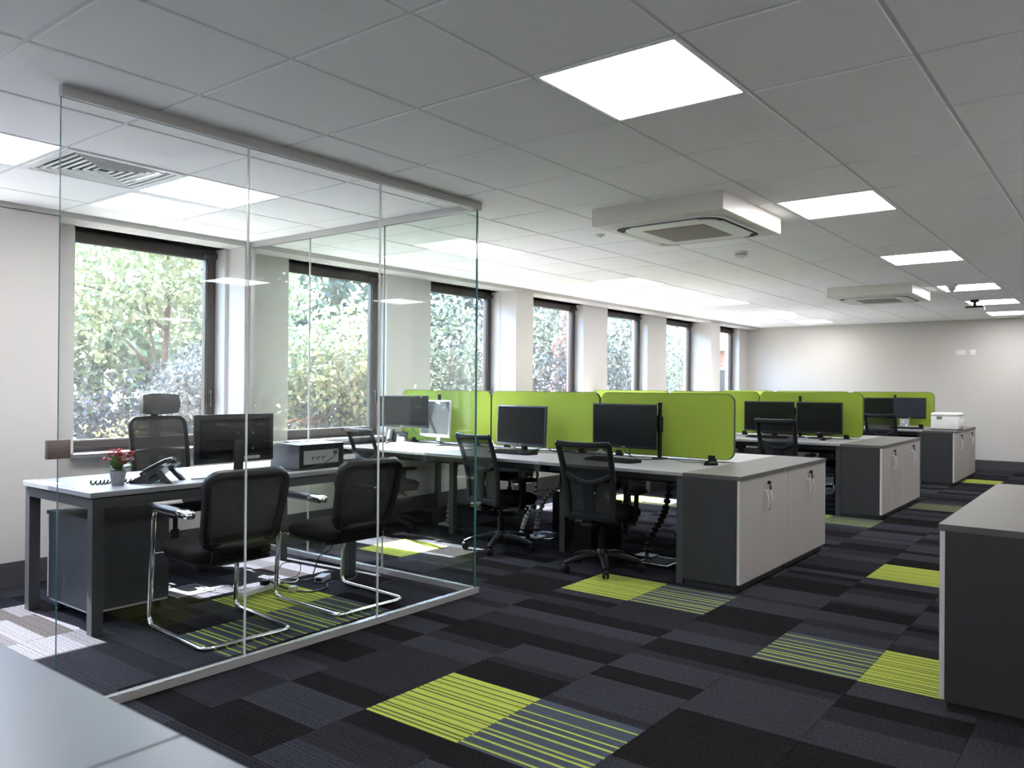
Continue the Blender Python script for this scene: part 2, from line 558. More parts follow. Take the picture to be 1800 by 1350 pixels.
    def grid(self, fn, nu, nv, thick=0.0, mi=0, M=None, nrm=None):
        """a surface fn(u, v) over 0..1 x 0..1, closed to a sheet of the given thickness along nrm"""
        pts = [[Vector(fn(i / nu, j / nv)) for j in range(nv + 1)] for i in range(nu + 1)]
        nn = Vector(nrm) if nrm else None
        vs_ = [pts[i][j] for i in range(nu + 1) for j in range(nv + 1)]
        W = nv + 1
        fs_ = [(i * W + j, (i + 1) * W + j, (i + 1) * W + j + 1, i * W + j + 1) for i in range(nu) for j in range(nv)]
        if thick:
            k = len(vs_)
            vs_ = vs_ + [p + nn * thick for p in vs_]
            fs_ = fs_ + [tuple(q + k for q in reversed(f)) for f in fs_]
            ring = [i * W for i in range(nu + 1)] + [nu * W + j for j in range(1, nv + 1)] + [i * W + nv for i in range(nu - 1, -1, -1)] + [j for j in range(nv - 1, 0, -1)]
            fs_ += [(ring[i], ring[i] + k, ring[(i + 1) % len(ring)] + k, ring[(i + 1) % len(ring)]) for i in range(len(ring))]
        return self.add(vs_, fs_, mi, M)

    def mesh(self, name, mats, smooth=None):
        me = bpy.data.meshes.new(name)
        me.from_pydata(self.v, [], self.f)
        for m_ in (mats if isinstance(mats, (list, tuple)) else [mats]):
            me.materials.append(MATS[m_] if isinstance(m_, str) else m_)
        if any(self.m):
            me.polygons.foreach_set('material_index', self.m)
        b = bmesh.new()
        b.from_mesh(me)
        bmesh.ops.recalc_face_normals(b, faces=b.faces)
        b.to_mesh(me)
        b.free()
        if smooth:
            me.polygons.foreach_set('use_smooth', [True] * len(me.polygons))
            me.set_sharp_from_angle(angle=math.radians(smooth))
        me.update()
        return me

    def build(self, name, mats, parent=None, smooth=None, loc=None):
        o = bpy.data.objects.new(name, self.mesh(name, mats, smooth))
        COL.objects.link(o)
        if parent is not None:
            o.parent = parent
        if loc is not None:
            o.location = loc
        return o


def empty(name, loc=(0, 0, 0), rz=0.0):
    o = bpy.data.objects.new(name, None)
    COL.objects.link(o)
    o.empty_display_size = 0.1
    o.location = loc
    o.rotation_euler = (0, 0, rz)
    return o


def tag(o, label=None, cat=None, group=None, kind=None):
    if label:
        o['label'] = label
    if cat:
        o['category'] = cat
    if group:
        o['group'] = group
    if kind:
        o['kind'] = kind
    return o


def thing(name, label, cat, loc=(0, 0, 0), rz=0.0, group=None):
    return tag(empty(name, loc, rz), label, cat, group)


def copy_tree(o, parent=None):
    c = o.copy()
    COL.objects.link(c)
    if parent is not None:
        c.parent = parent
    for ch in list(o.children):
        copy_tree(ch, c)
    return c


def copy_thing(src, label, loc, rz=0.0, group=None):
    c = copy_tree(src)
    c.location = loc
    c.rotation_euler = (0, 0, rz)
    c['label'] = label
    if group:
        c['group'] = group
    return c


def T(x, y, z):
    return Matrix.Translation((x, y, z))


def R(a, ax):
    return Matrix.Rotation(a, 4, ax)


def arc(cx, cz, r, a0, a1, n=6):
    return [(cx + r * math.cos(a0 + (a1 - a0) * i / n), cz + r * math.sin(a0 + (a1 - a0) * i / n)) for i in range(n + 1)]


def round_rect(x0, x1, z0, z1, r, n=5):
    return arc(x1 - r, z0 + r, r, -PI / 2, 0, n) + arc(x1 - r, z1 - r, r, 0, PI / 2, n) + arc(x0 + r, z1 - r, r, PI / 2, PI, n) + arc(x0 + r, z0 + r, r, PI, 1.5 * PI, n)


def smooth_path(pts, n=6, closed=False):
    """Catmull-Rom through the points"""
    P = [Vector(p) for p in pts]
    k = len(P)
    out = []
    for i in range(k if closed else k - 1):
        p0 = P[(i - 1) % k] if (closed or i > 0) else P[i]
        p1, p2 = P[i], P[(i + 1) % k]
        p3 = P[(i + 2) % k] if (closed or i < k - 2) else P[(i + 1) % k]
        for j in range(n):
            t = j / n
            out.append(0.5 * ((2 * p1) + (p2 - p0) * t + (2 * p0 - 5 * p1 + 4 * p2 - p3) * t * t + (3 * p1 - p0 - 3 * p2 + p3) * t ** 3))
    if not closed:
        out.append(P[-1])
    return out


def fillet(pts, r, n=5):
    """a polyline with rounded corners"""
    P = [Vector(p) for p in pts]
    out = [P[0]]
    for i in range(1, len(P) - 1):
        a, b_, c = P[i - 1], P[i], P[i + 1]
        d = min(r, (a - b_).length * 0.49, (c - b_).length * 0.49)
        s, e = b_ + (a - b_).normalized() * d, b_ + (c - b_).normalized() * d
        for j in range(n + 1):
            t = j / n
            out.append(s * (1 - t) ** 2 + b_ * 2 * t * (1 - t) + e * t * t)
    out.append(P[-1])
    return out


# ================================================================ THE SETTING
# ---- floor: carpet tiles laid on a slab
floor = MB().box(-6.4, XR + 0.1, Y0 - 0.1, Y1 + 0.1, -0.12, -0.009).build('floor', mat('subfloor', (0.02, 0.02, 0.022), 0.9, noise=0.1))
tag(floor, 'dark slate carpet tile floor with lime green accent tiles', 'floor', kind='structure')

CL, CM, CD = (0.031, 0.031, 0.0375), (0.0215, 0.021, 0.025), (0.0125, 0.0115, 0.0125)
CG, CGL, CS = (0.31, 0.355, 0.065), (0.075, 0.088, 0.035), (0.052, 0.062, 0.078)


def thin_lines(base, line, places, w):
    out = [(0.0, base)]
    for p in places:
        out += [(p, line), (p + w, base)]
    return out


rc = random.Random(11)
TILES = {
    'D45L': [(0, CD), (.42, CM), (.55, CL)], 'M1L7D': [(0, CM), (.12, CL), (.7, CD)], 'D3M7L': [(0, CD), (.3, CM), (.7, CL)],
    'L4M6D': [(0, CL), (.42, CM), (.58, CD)], 'D28M': [(0, CD), (.28, CM)], 'L35M75D': [(0, CL), (.35, CM), (.75, CD)],
    'L5D': [(0, CL), (.5, CD)], 'D5L': [(0, CD), (.52, CL)], 'M': [(0, CM), (.25, CL), (.6, CM), (.8, CD)], 'D2L': [(0, CD), (.2, CL), (.8, CM)],
    'L2D5L': [(0, CL), (.22, CD), (.5, CL)], 'D65M': [(0, CD), (.35, CM), (.6, CD), (.8, CL)], 'L': [(0, CL), (.35, CM), (.6, CL)], 'M3D6L': [(0, CM), (.3, CD), (.62, CL)],
}
BAND_NAMES = list(TILES)
for k_, bnd in TILES.items():
    carpet_mat('carpet_' + k_, bnd, 0.04)
green_lines = [0.03, 0.08, 0.15, 0.19, 0.27, 0.34, 0.38, 0.46, 0.55, 0.6, 0.66, 0.75, 0.82, 0.9]
carpet_mat('carpet_green', thin_lines(CG, CGL, green_lines, 0.018), 0.02, 0.12)
carpet_mat('carpet_stripe', thin_lines(CS, CG, [0.03, 0.14, 0.24, 0.3, 0.42, 0.53, 0.61, 0.72, 0.88], 0.022), 0.02, 0.15)
carpet_mat('carpet_olive', thin_lines((0.085, 0.095, 0.06), (0.12, 0.14, 0.05), [0.2, 0.5, 0.7], 0.02), 0.03, 0.2)

SPECIAL = {(0, -1): 'green', (1, -1): 'stripe', (2, 2): 'stripe', (3, 2): 'green', (2, 6): 'green', (-1, 3): 'green', (0, 3): 'stripe',
           (-4, 0): 'green', (-3, 0): 'stripe', (-3, -1): 'stripe', (-5, 3): 'green', (-1, 10): 'green', (0, 10): 'stripe', (1, 19): 'green',
           (1, 13): 'olive', (-5, 10): 'green', (-4, 10): 'stripe', (-1, 16): 'stripe',
           (0, 0): 'D45L', (1, 0): 'M1L7D', (0, 1): 'D3M7L', (1, 1): 'L4M6D', (0, 2): 'D28M', (1, 2): 'L35M75D', (2, 0): 'D5L', (2, 1): 'L4M6D'}


def tile_mesh(matname, half=0.2494, ch=0.0012, t=0.008):
    b = MB()
    h, g = half, half - ch
    vs_ = [(-h, -h, -t), (h, -h, -t), (h, h, -t), (-h, h, -t), (-h, -h, -ch), (h, -h, -ch), (h, h, -ch), (-h, h, -ch),
           (-g, -g, 0), (g, -g, 0), (g, g, 0), (-g, g, 0)]
    b.add(vs_, [(0, 1, 5, 4), (1, 2, 6, 5), (2, 3, 7, 6), (3, 0, 4, 7), (4, 5, 9, 8), (5, 6, 10, 9), (6, 7, 11, 10), (7, 4, 8, 11), (8, 9, 10, 11)])
    me = b.mesh('carpet_tile', matname)
    uv = me.uv_layers.new(name='uv')
    for lp in me.loops:
        co = me.vertices[lp.vertex_index].co
        uv.data[lp.index].uv = (co.x / (2 * half) + 0.5, co.y / (2 * half) + 0.5)
    return me


tile_me = {k_: tile_mesh('carpet_' + k_) for k_ in list(TILES) + ['green', 'stripe', 'olive']}
cells = []
for i in range(-8, 12):
    for j in range(-10, 25):
        cx_, cy_ = TX0 + 0.5 * i + 0.25, TY0 + 0.5 * j + 0.25
        if cx_ - 0.25 > XR or cy_ - 0.25 > Y1 or cx_ + 0.25 < XA - 0.24 or cy_ + 0.25 < Y0:
            continue
        kind_ = SPECIAL.get((i, j)) or rc.choice(BAND_NAMES)
        pj = project((cx_, cy_, 0))
        vis = pj is not None and -60 < pj[0] < 1860 and 690 < pj[1] < 1420
        cells.append((0 if vis else 1, math.hypot(cx_, cy_), cx_, cy_, kind_))
cells.sort()
stuff_bm = bmesh.new()
stuff_uv = stuff_bm.loops.layers.uv.new('uv')
stuff_mats = sorted(set(c[4] for c in cells))
for n_, (nv, dist, cx_, cy_, kind_) in enumerate(cells):
    dz = rc.uniform(-0.0004, 0.0004)
    if n_ < 300 and nv == 0:
        o = bpy.data.objects.new('carpet_tile', tile_me[kind_])
        COL.objects.link(o)
        o.parent = floor
        o.location = (cx_, cy_, dz)
    else:
        vv = [stuff_bm.verts.new((cx_ + a * 0.2494, cy_ + b_ * 0.2494, dz)) for a, b_ in ((-1, -1), (1, -1), (1, 1), (-1, 1))]
        f_ = stuff_bm.faces.new(vv)
        f_.material_index = stuff_mats.index(kind_)
        for lp, q in zip(f_.loops, ((0, 0), (1, 0), (1, 1), (0, 1))):
            lp[stuff_uv].uv = q
me = bpy.data.meshes.new('carpet_tiles')
for k_ in stuff_mats:
    me.materials.append(MATS['carpet_' + k_])
stuff_bm.to_mesh(me)
stuff_bm.free()
o = bpy.data.objects.new('carpet_tiles', me)
COL.objects.link(o)
o.parent = floor
o['kind'] = 'stuff'

# ---- ceiling: mineral tiles dropped a little below a white grid
ceiling = MB().box(-6.4, XR + 0.1, Y0 - 0.1, Y1 + 0.1, H + 0.06, H + 0.25).build('ceiling', mat('slab', (0.3, 0.3, 0.3), 0.9, noise=0.1))
tag(ceiling, 'suspended ceiling of white mineral tiles in a metal grid', 'ceiling', kind='structure')

xs = [GX0 + 0.6 * k for k in range(-4, 12)]
xs = [x for x in xs if XA + 0.05 < x < XR - 0.02]
ys = [GY0 + 0.6 * k for k in range(-7, 24)]
ys = [y for y in ys if Y0 + 0.02 < y < Y1 - 0.02]
TEE = 0.024
for x in xs:
    MB().box(x - TEE / 2, x + TEE / 2, Y0, Y1, H + 0.005, H + 0.03).build('main_tee', 'ceiling_tee', ceiling)
ex = [XA] + xs + [XR]
ey = [Y0] + ys + [Y1]
cross_me = {}
for y in ys:
    b = MB()
    for a, c in zip(ex[:-1], ex[1:]):
        b.box(a + TEE / 2, c - TEE / 2, y - TEE / 2, y + TEE / 2, H + 0.0052, H + 0.028)
    b.build('cross_tee', 'ceiling_tee', ceiling)
# shadow line angle around the edge
MB().box(XA, XA + 0.012, Y0, Y1, H + 0.003, H + 0.03).build('edge_angle', 'ceiling_tee', ceiling)
MB().box(XA, XR, Y1 - 0.012, Y1, H + 0.003, H + 0.03).build('edge_angle', 'ceiling_tee', ceiling)


def in_cell(x, y):
    """grid cell (lower corner) that holds a point"""
    return math.floor((x - GX0) / 0.6 + 1e-6), math.floor((y - GY0) / 0.6 + 1e-6)


panel_cells = []
for y in (2.267, 4.667, 7.067, 9.467, 11.267, 13.067):
    panel_cells.append((-1.813, y))
for y in (1.067, 2.267, 4.667, 7.067, 9.467, 11.267, 13.067):
    panel_cells.append((-4.813, y))
for y in (-0.133, 2.267, 4.667, 7.067, 9.467, 11.267):  # row out of view, added to light the room
    panel_cells.append((1.187, y))
panel_set = {in_cell(a + 0.3, b_ + 0.3) for a, b_ in panel_cells}
DIFF = in_cell(-4.513, 1.967)

tile_shapes = {}
far_tiles = MB()
cand = []
for a, c in zip(ex[:-1], ex[1:]):
    for d, e in zip(ey[:-1], ey[1:]):
        mx_, my_ = (a + c) / 2, (d + e) / 2
        ce = in_cell(mx_, my_)
        if ce in panel_set or ce == DIFF:
            continue
        pj = project((mx_, my_, H))
        vis = pj is not None and -250 < pj[0] < 2050 and -200 < pj[1] < 690
        cand.append((0 if vis else 1, math.hypot(mx_, my_), a, c, d, e))
cand.sort()
for n_, (nv, dist, a, c, d, e) in enumerate(cand):
    mx_, my_ = (a + c) / 2, (d + e) / 2
    hx, hy = (c - a) / 2 - 0.009, (e - d) / 2 - 0.009
    if nv == 0 and n_ < 300:
        key = (round(hx, 3), round(hy, 3))
        if key not in tile_shapes:
            b = MB()
            g = 0.0025
            b.add([(-hx, -hy, 0.02), (hx, -hy, 0.02), (hx, hy, 0.02), (-hx, hy, 0.02), (-hx, -hy, g), (hx, -hy, g), (hx, hy, g), (-hx, hy, g),
                   (-hx + g, -hy + g, 0), (hx - g, -hy + g, 0), (hx - g, hy - g, 0), (-hx + g, hy - g, 0)],
                  [(0, 1, 2, 3), (0, 1, 5, 4), (1, 2, 6, 5), (2, 3, 7, 6), (3, 0, 4, 7), (4, 5, 9, 8), (5, 6, 10, 9), (6, 7, 11, 10), (7, 4, 8, 11), (8, 9, 10, 11)])
            tile_shapes[key] = b.mesh('ceiling_tile', 'ceiling_tile')
        o = bpy.data.objects.new('ceiling_tile', tile_shapes[key])
        COL.objects.link(o)
        o.parent = ceiling
        o.location = (mx_, my_, H + rc.uniform(-0.0008, 0.0008))
    else:
        far_tiles.box(mx_ - hx, mx_ + hx, my_ - hy, my_ + hy, H, H + 0.02)
o = far_tiles.build('ceiling_tiles', 'ceiling_tile', ceiling)
o['kind'] = 'stuff'

# ---- window wall
SILL_Z, HEAD_Z = 0.80, 2.395
b = MB()
b.box(-6.27, XB, Y0, Y1, 0, SILL_Z - 0.02)                      # under the windows
b.box(-6.27, XB + 0.0, Y0, Y1, HEAD_Z + 0.005, H + 0.08)        # over the windows
edges = [Y0]
for r_ in WIN_ALL:
    edges += [r_ - WIN_W, r_]
edges.append(Y1)
for a, c in zip(edges[0::2], edges[1::2]):
    b.box(-6.27, XB, a, c, SILL_Z - 0.02, HEAD_Z + 0.005)
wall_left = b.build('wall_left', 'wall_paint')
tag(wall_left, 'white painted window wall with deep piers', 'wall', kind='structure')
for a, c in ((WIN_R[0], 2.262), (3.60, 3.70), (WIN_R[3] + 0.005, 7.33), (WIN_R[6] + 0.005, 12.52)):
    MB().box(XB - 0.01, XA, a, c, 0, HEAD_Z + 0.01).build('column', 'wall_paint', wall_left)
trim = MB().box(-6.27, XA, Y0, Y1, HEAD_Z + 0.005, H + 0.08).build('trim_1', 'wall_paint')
tag(trim, 'white boxed bulkhead running above the windows', 'bulkhead', kind='structure')
# brick outer leaf
b = MB()
b.box(-6.35, -6.28, Y0, Y1 + 0.4, -0.4, SILL_Z - 0.05)
for a, c in zip(edges[0::2], edges[1::2]):
    b.box(-6.35, -6.28, a + 0.035, c - 0.035, SILL_Z - 0.05, 2.8)
b.box(-6.35, -6.28, Y0, Y1 + 0.4, 2.8, 4.2)
b.build('brick_leaf', 'red_brick', wall_left)

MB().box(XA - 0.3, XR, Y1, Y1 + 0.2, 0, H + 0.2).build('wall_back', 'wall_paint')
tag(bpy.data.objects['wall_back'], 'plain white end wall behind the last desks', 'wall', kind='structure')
MB().box(XR, XR + 0.2, Y0, Y1 + 0.2, 0, H + 0.2).build('wall_right', 'wall_bounce')
tag(bpy.data.objects['wall_right'], 'unseen wall opposite the windows, whitened to bounce light', 'wall', kind='structure')
MB().box(-6.27, XR + 0.2, Y0 - 0.2, Y0, 0, H + 0.2).build('wall_front', 'wall_bounce')
tag(bpy.data.objects['wall_front'], 'unseen wall behind the viewer, whitened to bounce light', 'wall', kind='structure')
roof = MB().box(-6.42, XR + 0.2, Y0 - 0.2, Y1 + 0.4, 2.95, 3.2).build('roof_slab', mat('roof_grey', (0.2, 0.2, 0.2), 0.9, noise=0.1), ceiling)

# skirting boards
def skirting(name, pieces, label):
    b = MB()
    for x0, x1, y0, y1 in pieces:
        b.box(x0, x1, y0, y1, 0, 0.135)
        nx = 0.005 if x1 - x0 < 0.1 else 0
        ny = 0.005 if nx == 0 else 0
        b.box(x0, x1 - nx, y0 + ny, y1, 0.135, 0.15)
    return tag(b.build(name, 'skirting'), label, 'skirting', kind='structure')


skirting('baseboard_left', [(XB, XB + 0.018, 2.262, 3.6), (XB, XB + 0.018, 3.7, WIN_R[3]), (XB, XB + 0.018, 7.33, WIN_R[6]), (XB, XB + 0.018, 12.52, Y1),
                            (XA, XA + 0.018, WIN_R[0], 2.262), (XA, XA + 0.018, WIN_R[3], 7.33), (XA, XA + 0.018, WIN_R[6], 12.52), (XB, XB + 0.018, Y0, WIN_R[0])],
         'dark grey skirting board along the window wall')
b = MB().box(XB, XR, Y1 - 0.018, Y1, 0, 0.135)
b.box(XB, XR, Y1 - 0.013, Y1, 0.135, 0.15)
tag(b.build('baseboard_back', 'skirting'), 'dark grey skirting board along the end wall', 'skirting', kind='structure')
b = MB().box(XR - 0.018, XR, Y0, Y1, 0, 0.15)
tag(b.build('baseboard_right', 'skirting'), 'dark grey skirting board along the right wall', 'skirting', kind='structure')

# windows
ordinal = ['', 'first', 'second', 'third', 'fourth', 'fifth', 'sixth', 'seventh', 'eighth']
for n_, r_ in enumerate(WIN_ALL):
    a, c = r_ - WIN_W, r_
    w = empty('window_%d' % (n_ + 1), (XF, (a + c) / 2, SILL_Z))
    if n_ < 2:
        lab = 'bronze framed window left of the view, %s before the first wall column' % ('second', 'last')[n_]
    else:
        lab = 'bronze framed window, %s from the left along the window wall' % ordinal[n_ - 1]
    tag(w, lab, 'window', kind='structure')
    hw, hh = WIN_W / 2, HEAD_Z - SILL_Z
    fw = 0.034
    nl = 0.075                                  # the plaster of the near jamb covers this much of the frame
    b = MB()     # outer frame
    b.box(-0.045, 0.03, -hw - nl, -hw - nl + fw, 0, hh).box(-0.045, 0.03, hw - fw, hw, 0, hh)
    b.box(-0.045, 0.03, -hw - nl + fw, hw - fw, hh - fw, hh).box(-0.045, 0.03, -hw - nl + fw, hw - fw, 0, fw)
    b.build('frame', 'bronze_frame', w)
    sw = 0.056
    y0_, y1_, z0_, z1_ = -hw - nl + fw - 0.012, hw - fw + 0.012, fw - 0.012, hh - fw + 0.012
    for nm, q in (('stile', (y0_, y0_ + sw, z0_, z1_)), ('stile', (y1_ - sw, y1_, z0_, z1_)),
                  ('rail', (y0_ + sw, y1_ - sw, z1_ - sw, z1_)), ('rail', (y0_ + sw, y1_ - sw, z0_, z0_ + sw))):
        b = MB().box(-0.02, 0.045, q[0], q[1], q[2], q[3])
        b.build('sash_' + nm, 'bronze_frame', w)
    b = MB()
    g = 0.006
    b.box(-0.02, 0.03, y0_ + sw, y0_ + sw + g, z0_ + sw, z1_ - sw).box(-0.02, 0.03, y1_ - sw - g, y1_ - sw, z0_ + sw, z1_ - sw)
    b.box(-0.02, 0.03, y0_ + sw + g, y1_ - sw - g, z1_ - sw - g, z1_ - sw).box(-0.02, 0.03, y0_ + sw + g, y1_ - sw - g, z0_ + sw, z0_ + sw + g)
    b.build('gasket', 'bronze_dark', w)
    MB().box(0.004, 0.010, y0_ + sw, y1_ - sw, z0_ + sw, z1_ - sw).build('glass_pane', 'glass_window', w)
    b = MB().rbox(0.045, 0.058, y1_ - 0.045, y1_ - 0.018, 0.33, 0.47, 0.004)
    b.rbox(0.058, 0.085, y1_ - 0.042, y1_ - 0.021, 0.415, 0.44, 0.006).rbox(0.075, 0.09, y1_ - 0.043, y1_ - 0.02, 0.31, 0.44, 0.006)
    b.build('handle', 'bronze_dark', w, smooth=40)
    b = MB().rbox(0.03, 0.062, y1_ - 0.10, y1_ + 0.055, hh - 0.07, hh - 0.03, 0.006)
    b.build('closer_block', 'bronze_dark', w, smooth=40)
    b = MB().box(0.03, XB - XF + 0.075, -hw - 0.03, hw + 0.0, -0.03, -0.004)
    b.box(-0.05, 0.03, -hw, hw, -0.03, -0.001)
    b.build('sill', 'sill_white', w)
    MB().box(XB - XF + 0.075, XB - XF + 0.078, -hw - 0.03, hw, -0.03, -0.004).build('sill_nosing', 'sill_edge', w)


# ================================================================ ON THE CEILING
def led_panel(x, y, label):
    t = thing('led_panel', label, 'ceiling light', (x + 0.3, y + 0.3, H), 0, 'square led ceiling panels')
    a, i = 0.296, 0.279
    b = MB()
    b.box(-a, a, -a, -i, -0.002, 0.03).box(-a, a, i, a, -0.002, 0.03).box(-a, -i, -i, i, -0.002, 0.03).box(i, a, -i, i, -0.002, 0.03)
    b.build('rim', 'panel_rim', t)
    MB().box(-i, i, -i, i, 0.004, 0.012).build('diffuser', 'panel_light', t)
    return t


right_names = ['big glowing ceiling panel nearest the viewer, right of the glass room', 'second glowing ceiling panel in the right-hand row, beside the near air conditioner',
               'third glowing ceiling panel in the right-hand row', 'fourth glowing ceiling panel in the right-hand row, next to a motion sensor',
               'fifth glowing ceiling panel in the right-hand row, behind the black ceiling fitting', 'last glowing ceiling panel in the right-hand row, by the end wall']
for y, lb in zip((2.267, 4.667, 7.067, 9.467, 11.267, 13.067), right_names):
    led_panel(-1.813, y, lb)
left_names = ['glowing ceiling panel left of the square air vent', 'glowing ceiling panel inside the glass room, right of the square air vent',
              'glowing ceiling panel just beyond the glass room, over the nearest desks', 'glowing ceiling panel in the window-side row, third beyond the vent',
              'glowing ceiling panel in the window-side row, fourth beyond the vent', 'glowing ceiling panel in the window-side row, fifth beyond the vent',
              'glowing ceiling panel in the window-side row closest to the end wall']
for y, lb in zip((1.067, 2.267, 4.667, 7.067, 9.467, 11.267, 13.067), left_names):
    led_panel(-4.813, y, lb)
for n_, y in enumerate((-0.133, 2.267, 4.667, 7.067, 9.467, 11.267)):  # unseen panels, added as fill light for the ceiling
    led_panel(1.187, y, 'added unseen glowing ceiling panel in the row beyond the right edge, %s from the viewer' % ('overhead', 'first', 'second', 'third', 'fourth', 'fifth')[n_])

# square four-way air diffuser
cx_, cy_ = GX0 + 0.6 * DIFF[0] + 0.3, GY0 + 0.6 * DIFF[1] + 0.3
t = thing('air_diffuser', 'square white ceiling air vent with nested louvres above the glass room desk', 'air vent', (cx_, cy_, H))
b = MB()
a, i = 0.296, 0.262
b.box(-a, a, -a, -i, -0.006, 0.03).box(-a, a, i, a, -0.006, 0.03).box(-a, -i, -i, i, -0.006, 0.03).box(i, a, -i, i, -0.006, 0.03)
b.build('frame', 'vent_white', t)
MB().box(-i, i, -i, i, 0.055, 0.058).build('plenum', 'vent_dark', t)
for k in range(7):
    o_ = 0.250 - k * 0.036
    b = MB()
    prof = [(o_ + 0.006, 0.004), (o_ - 0.006, 0.004), (o_ - 0.007, -0.001), (o_ + 0.005, -0.003)]      # a flat blade, mitred at the corners
    vs_, fs_ = [], []
    for q in range(4):
        ca, sa = ((1, 1), (-1, 1), (-1, -1), (1, -1))[q]
        vs_ += [(ca * p[0], sa * p[0], p[1]) for p in prof]
    for q in range(4):
        w = (q + 1) % 4
        for m_ in range(4):
            n2_ = (m_ + 1) % 4
            fs_.append((q * 4 + m_, w * 4 + m_, w * 4 + n2_, q * 4 + n2_))
    b.add(vs_, fs_)
    b.build('louvre', 'vent_white', t)

# ceiling cassette air conditioners
def cassette(x, y, label):
    t = thing('air_conditioner', label, 'air conditioner', (x, y, H), 0, 'ceiling cassette air conditioners')
    hs, th = 0.455, 0.112
    MB().box(-hs, hs, -hs, hs, -th + 0.035, 0.004).build('casing', 'cream_plastic', t)
    # lower fascia with the bevelled lip
    b = MB()
    z0, z1, z2 = -th + 0.035, -th + 0.004, -th
    ring = [(hs, z0), (hs, z1), (hs - 0.006, z2), (0.37, z2 - 0.004)]
    sq = lambda s_, z_: [(-s_, -s_, z_), (s_, -s_, z_), (s_, s_, z_), (-s_, s_, z_)]
    vs_ = []
    for s_, z_ in ring:
        vs_ += sq(s_, z_)
    fs_ = []
    for k in range(len(ring) - 1):
        for q in range(4):
            fs_.append((k * 4 + q, k * 4 + (q + 1) % 4, (k + 1) * 4 + (q + 1) % 4, (k + 1) * 4 + q))
    fs_.append((12, 13, 14, 15))
    b.add(vs_, fs_)
    b.build('fascia', 'cream_plastic', t)
    # dark air slot, a rounded square ring
    def ringpts(h_, r_, z_):
        return [(p[0], p[1], z_) for p in round_rect(-h_, h_, -h_, h_, r_, 7)]
    def rring(h0, r0, h1, r1, za, zb):
        A_, B_, C_, D_ = ringpts(h0, r0, za), ringpts(h1, r1, za), ringpts(h0, r0, zb), ringpts(h1, r1, zb)
        n = len(A_)
        f_ = []
        for q in range(n):
            w = (q + 1) % n
            f_ += [(q, w, n + w, n + q), (2 * n + q, 2 * n + w, 3 * n + w, 3 * n + q), (q, w, 2 * n + w, 2 * n + q), (n + q, n + w, 3 * n + w, 3 * n + q)]
        return MB().add(A_ + B_ + C_ + D_, f_)
    rring(0.372, 0.11, 0.325, 0.10, z2 - 0.004, z2 - 0.010).build('air_slot', 'slot_black', t, smooth=40)
    rring(0.385, 0.115, 0.372, 0.11, z2 - 0.002, z2 - 0.013).build('slot_rim', 'white_plastic', t, smooth=40)
    b = MB().prism(round_rect(-0.328, 0.328, -0.328, 0.328, 0.10, 7), z2 - 0.003, z2 - 0.018, 'xy')
    b.build('centre_panel', 'white_plastic', t, smooth=40)
    for q in range(4):
        b = MB().rbox(-0.235, 0.235, 0.331, 0.352, z2 - 0.019, z2 - 0.012, 0.003, M=R(q * PI / 2, 'Z'))
        b.build('louvre_flap', 'white_plastic', t, smooth=40)
    MB().box(-0.215, 0.215, -0.215, 0.215, z2 - 0.0205, z2 - 0.017).build('return_grille', 'ac_grille', t)
    return t


cassette(-2.388, 4.645, 'boxed white ceiling air conditioner nearest the viewer')
cassette(-2.40, 9.45, 'boxed white ceiling air conditioner further back, over the second desks')


def detector(x, y, label, r_=0.05, h_=0.042, black=False):
    t = thing('smoke_detector', label, 'detector', (x, y, H))
    MB().lathe([(r_, 0.001), (r_, -0.012), (r_ * 0.86, -0.02)], 28).build('base', 'white_plastic', t, smooth=40)
    MB().lathe([(r_ * 0.8, -0.02), (r_ * 0.78, -h_ * 0.75), (r_ * 0.45, -h_)], 28).build('head', 'white_plastic', t, smooth=40)
    MB().lathe([(r_ * 0.83, -0.021), (r_ * 0.83, -0.026)], 28).build('air_gap', 'vent_dark', t)
    return t


detector(-2.70, 6.21, 'round white smoke detector behind the near air conditioner', 0.055, 0.05)
t = thing('ceiling_sensor', 'tiny flat white sensor disc left of the near air conditioner', 'sensor', (-3.276, 4.935, H))
MB().lathe([(0.036, 0.001), (0.036, -0.006), (0.03, -0.009)], 24).build('base', 'white_plastic', t, smooth=40)
MB().lathe([(0.014, -0.009), (0.010, -0.018), (0.004, -0.021)], 16).build('lens', 'white_plastic', t, smooth=40)
t = thing('motion_sensor', 'white dome motion sensor beside the fourth ceiling panel of the right-hand row', 'sensor', (-1.62, 9.36, H - 0.003))
MB().lathe([(0.06, 0.001), (0.06, -0.02), (0.05, -0.026)], 24).build('base', 'white_plastic', t, smooth=40)
MB().lathe([(0.045, -0.026), (0.042, -0.05), (0.028, -0.07), (0.010, -0.078)], 20).build('dome', mat('dome_grey', (0.55, 0.55, 0.58), 0.25, noise=0.05), t, smooth=40)
t = thing('ceiling_projector_mount', 'small black ceiling bracket holding a white box near the far panels', 'fitting', (-1.66, 11.15, H - 0.003))
MB().rbox(-0.05, 0.05, -0.04, 0.04, -0.03, 0.001, 0.008).build('plate', 'dark_plastic', t, smooth=40)
MB().rbox(-0.018, 0.018, -0.018, 0.018, -0.075, -0.03, 0.004).build('stem', 'dark_plastic', t, smooth=40)
MB().rbox(-0.105, 0.105, -0.03, 0.03, -0.10, -0.075, 0.008).build('bar', 'bezel_black', t, smooth=40)
MB().rbox(-0.115, 0.115, -0.035, 0.035, -0.135, -0.10, 0.01).build('box', 'white_plastic', t, smooth=40)

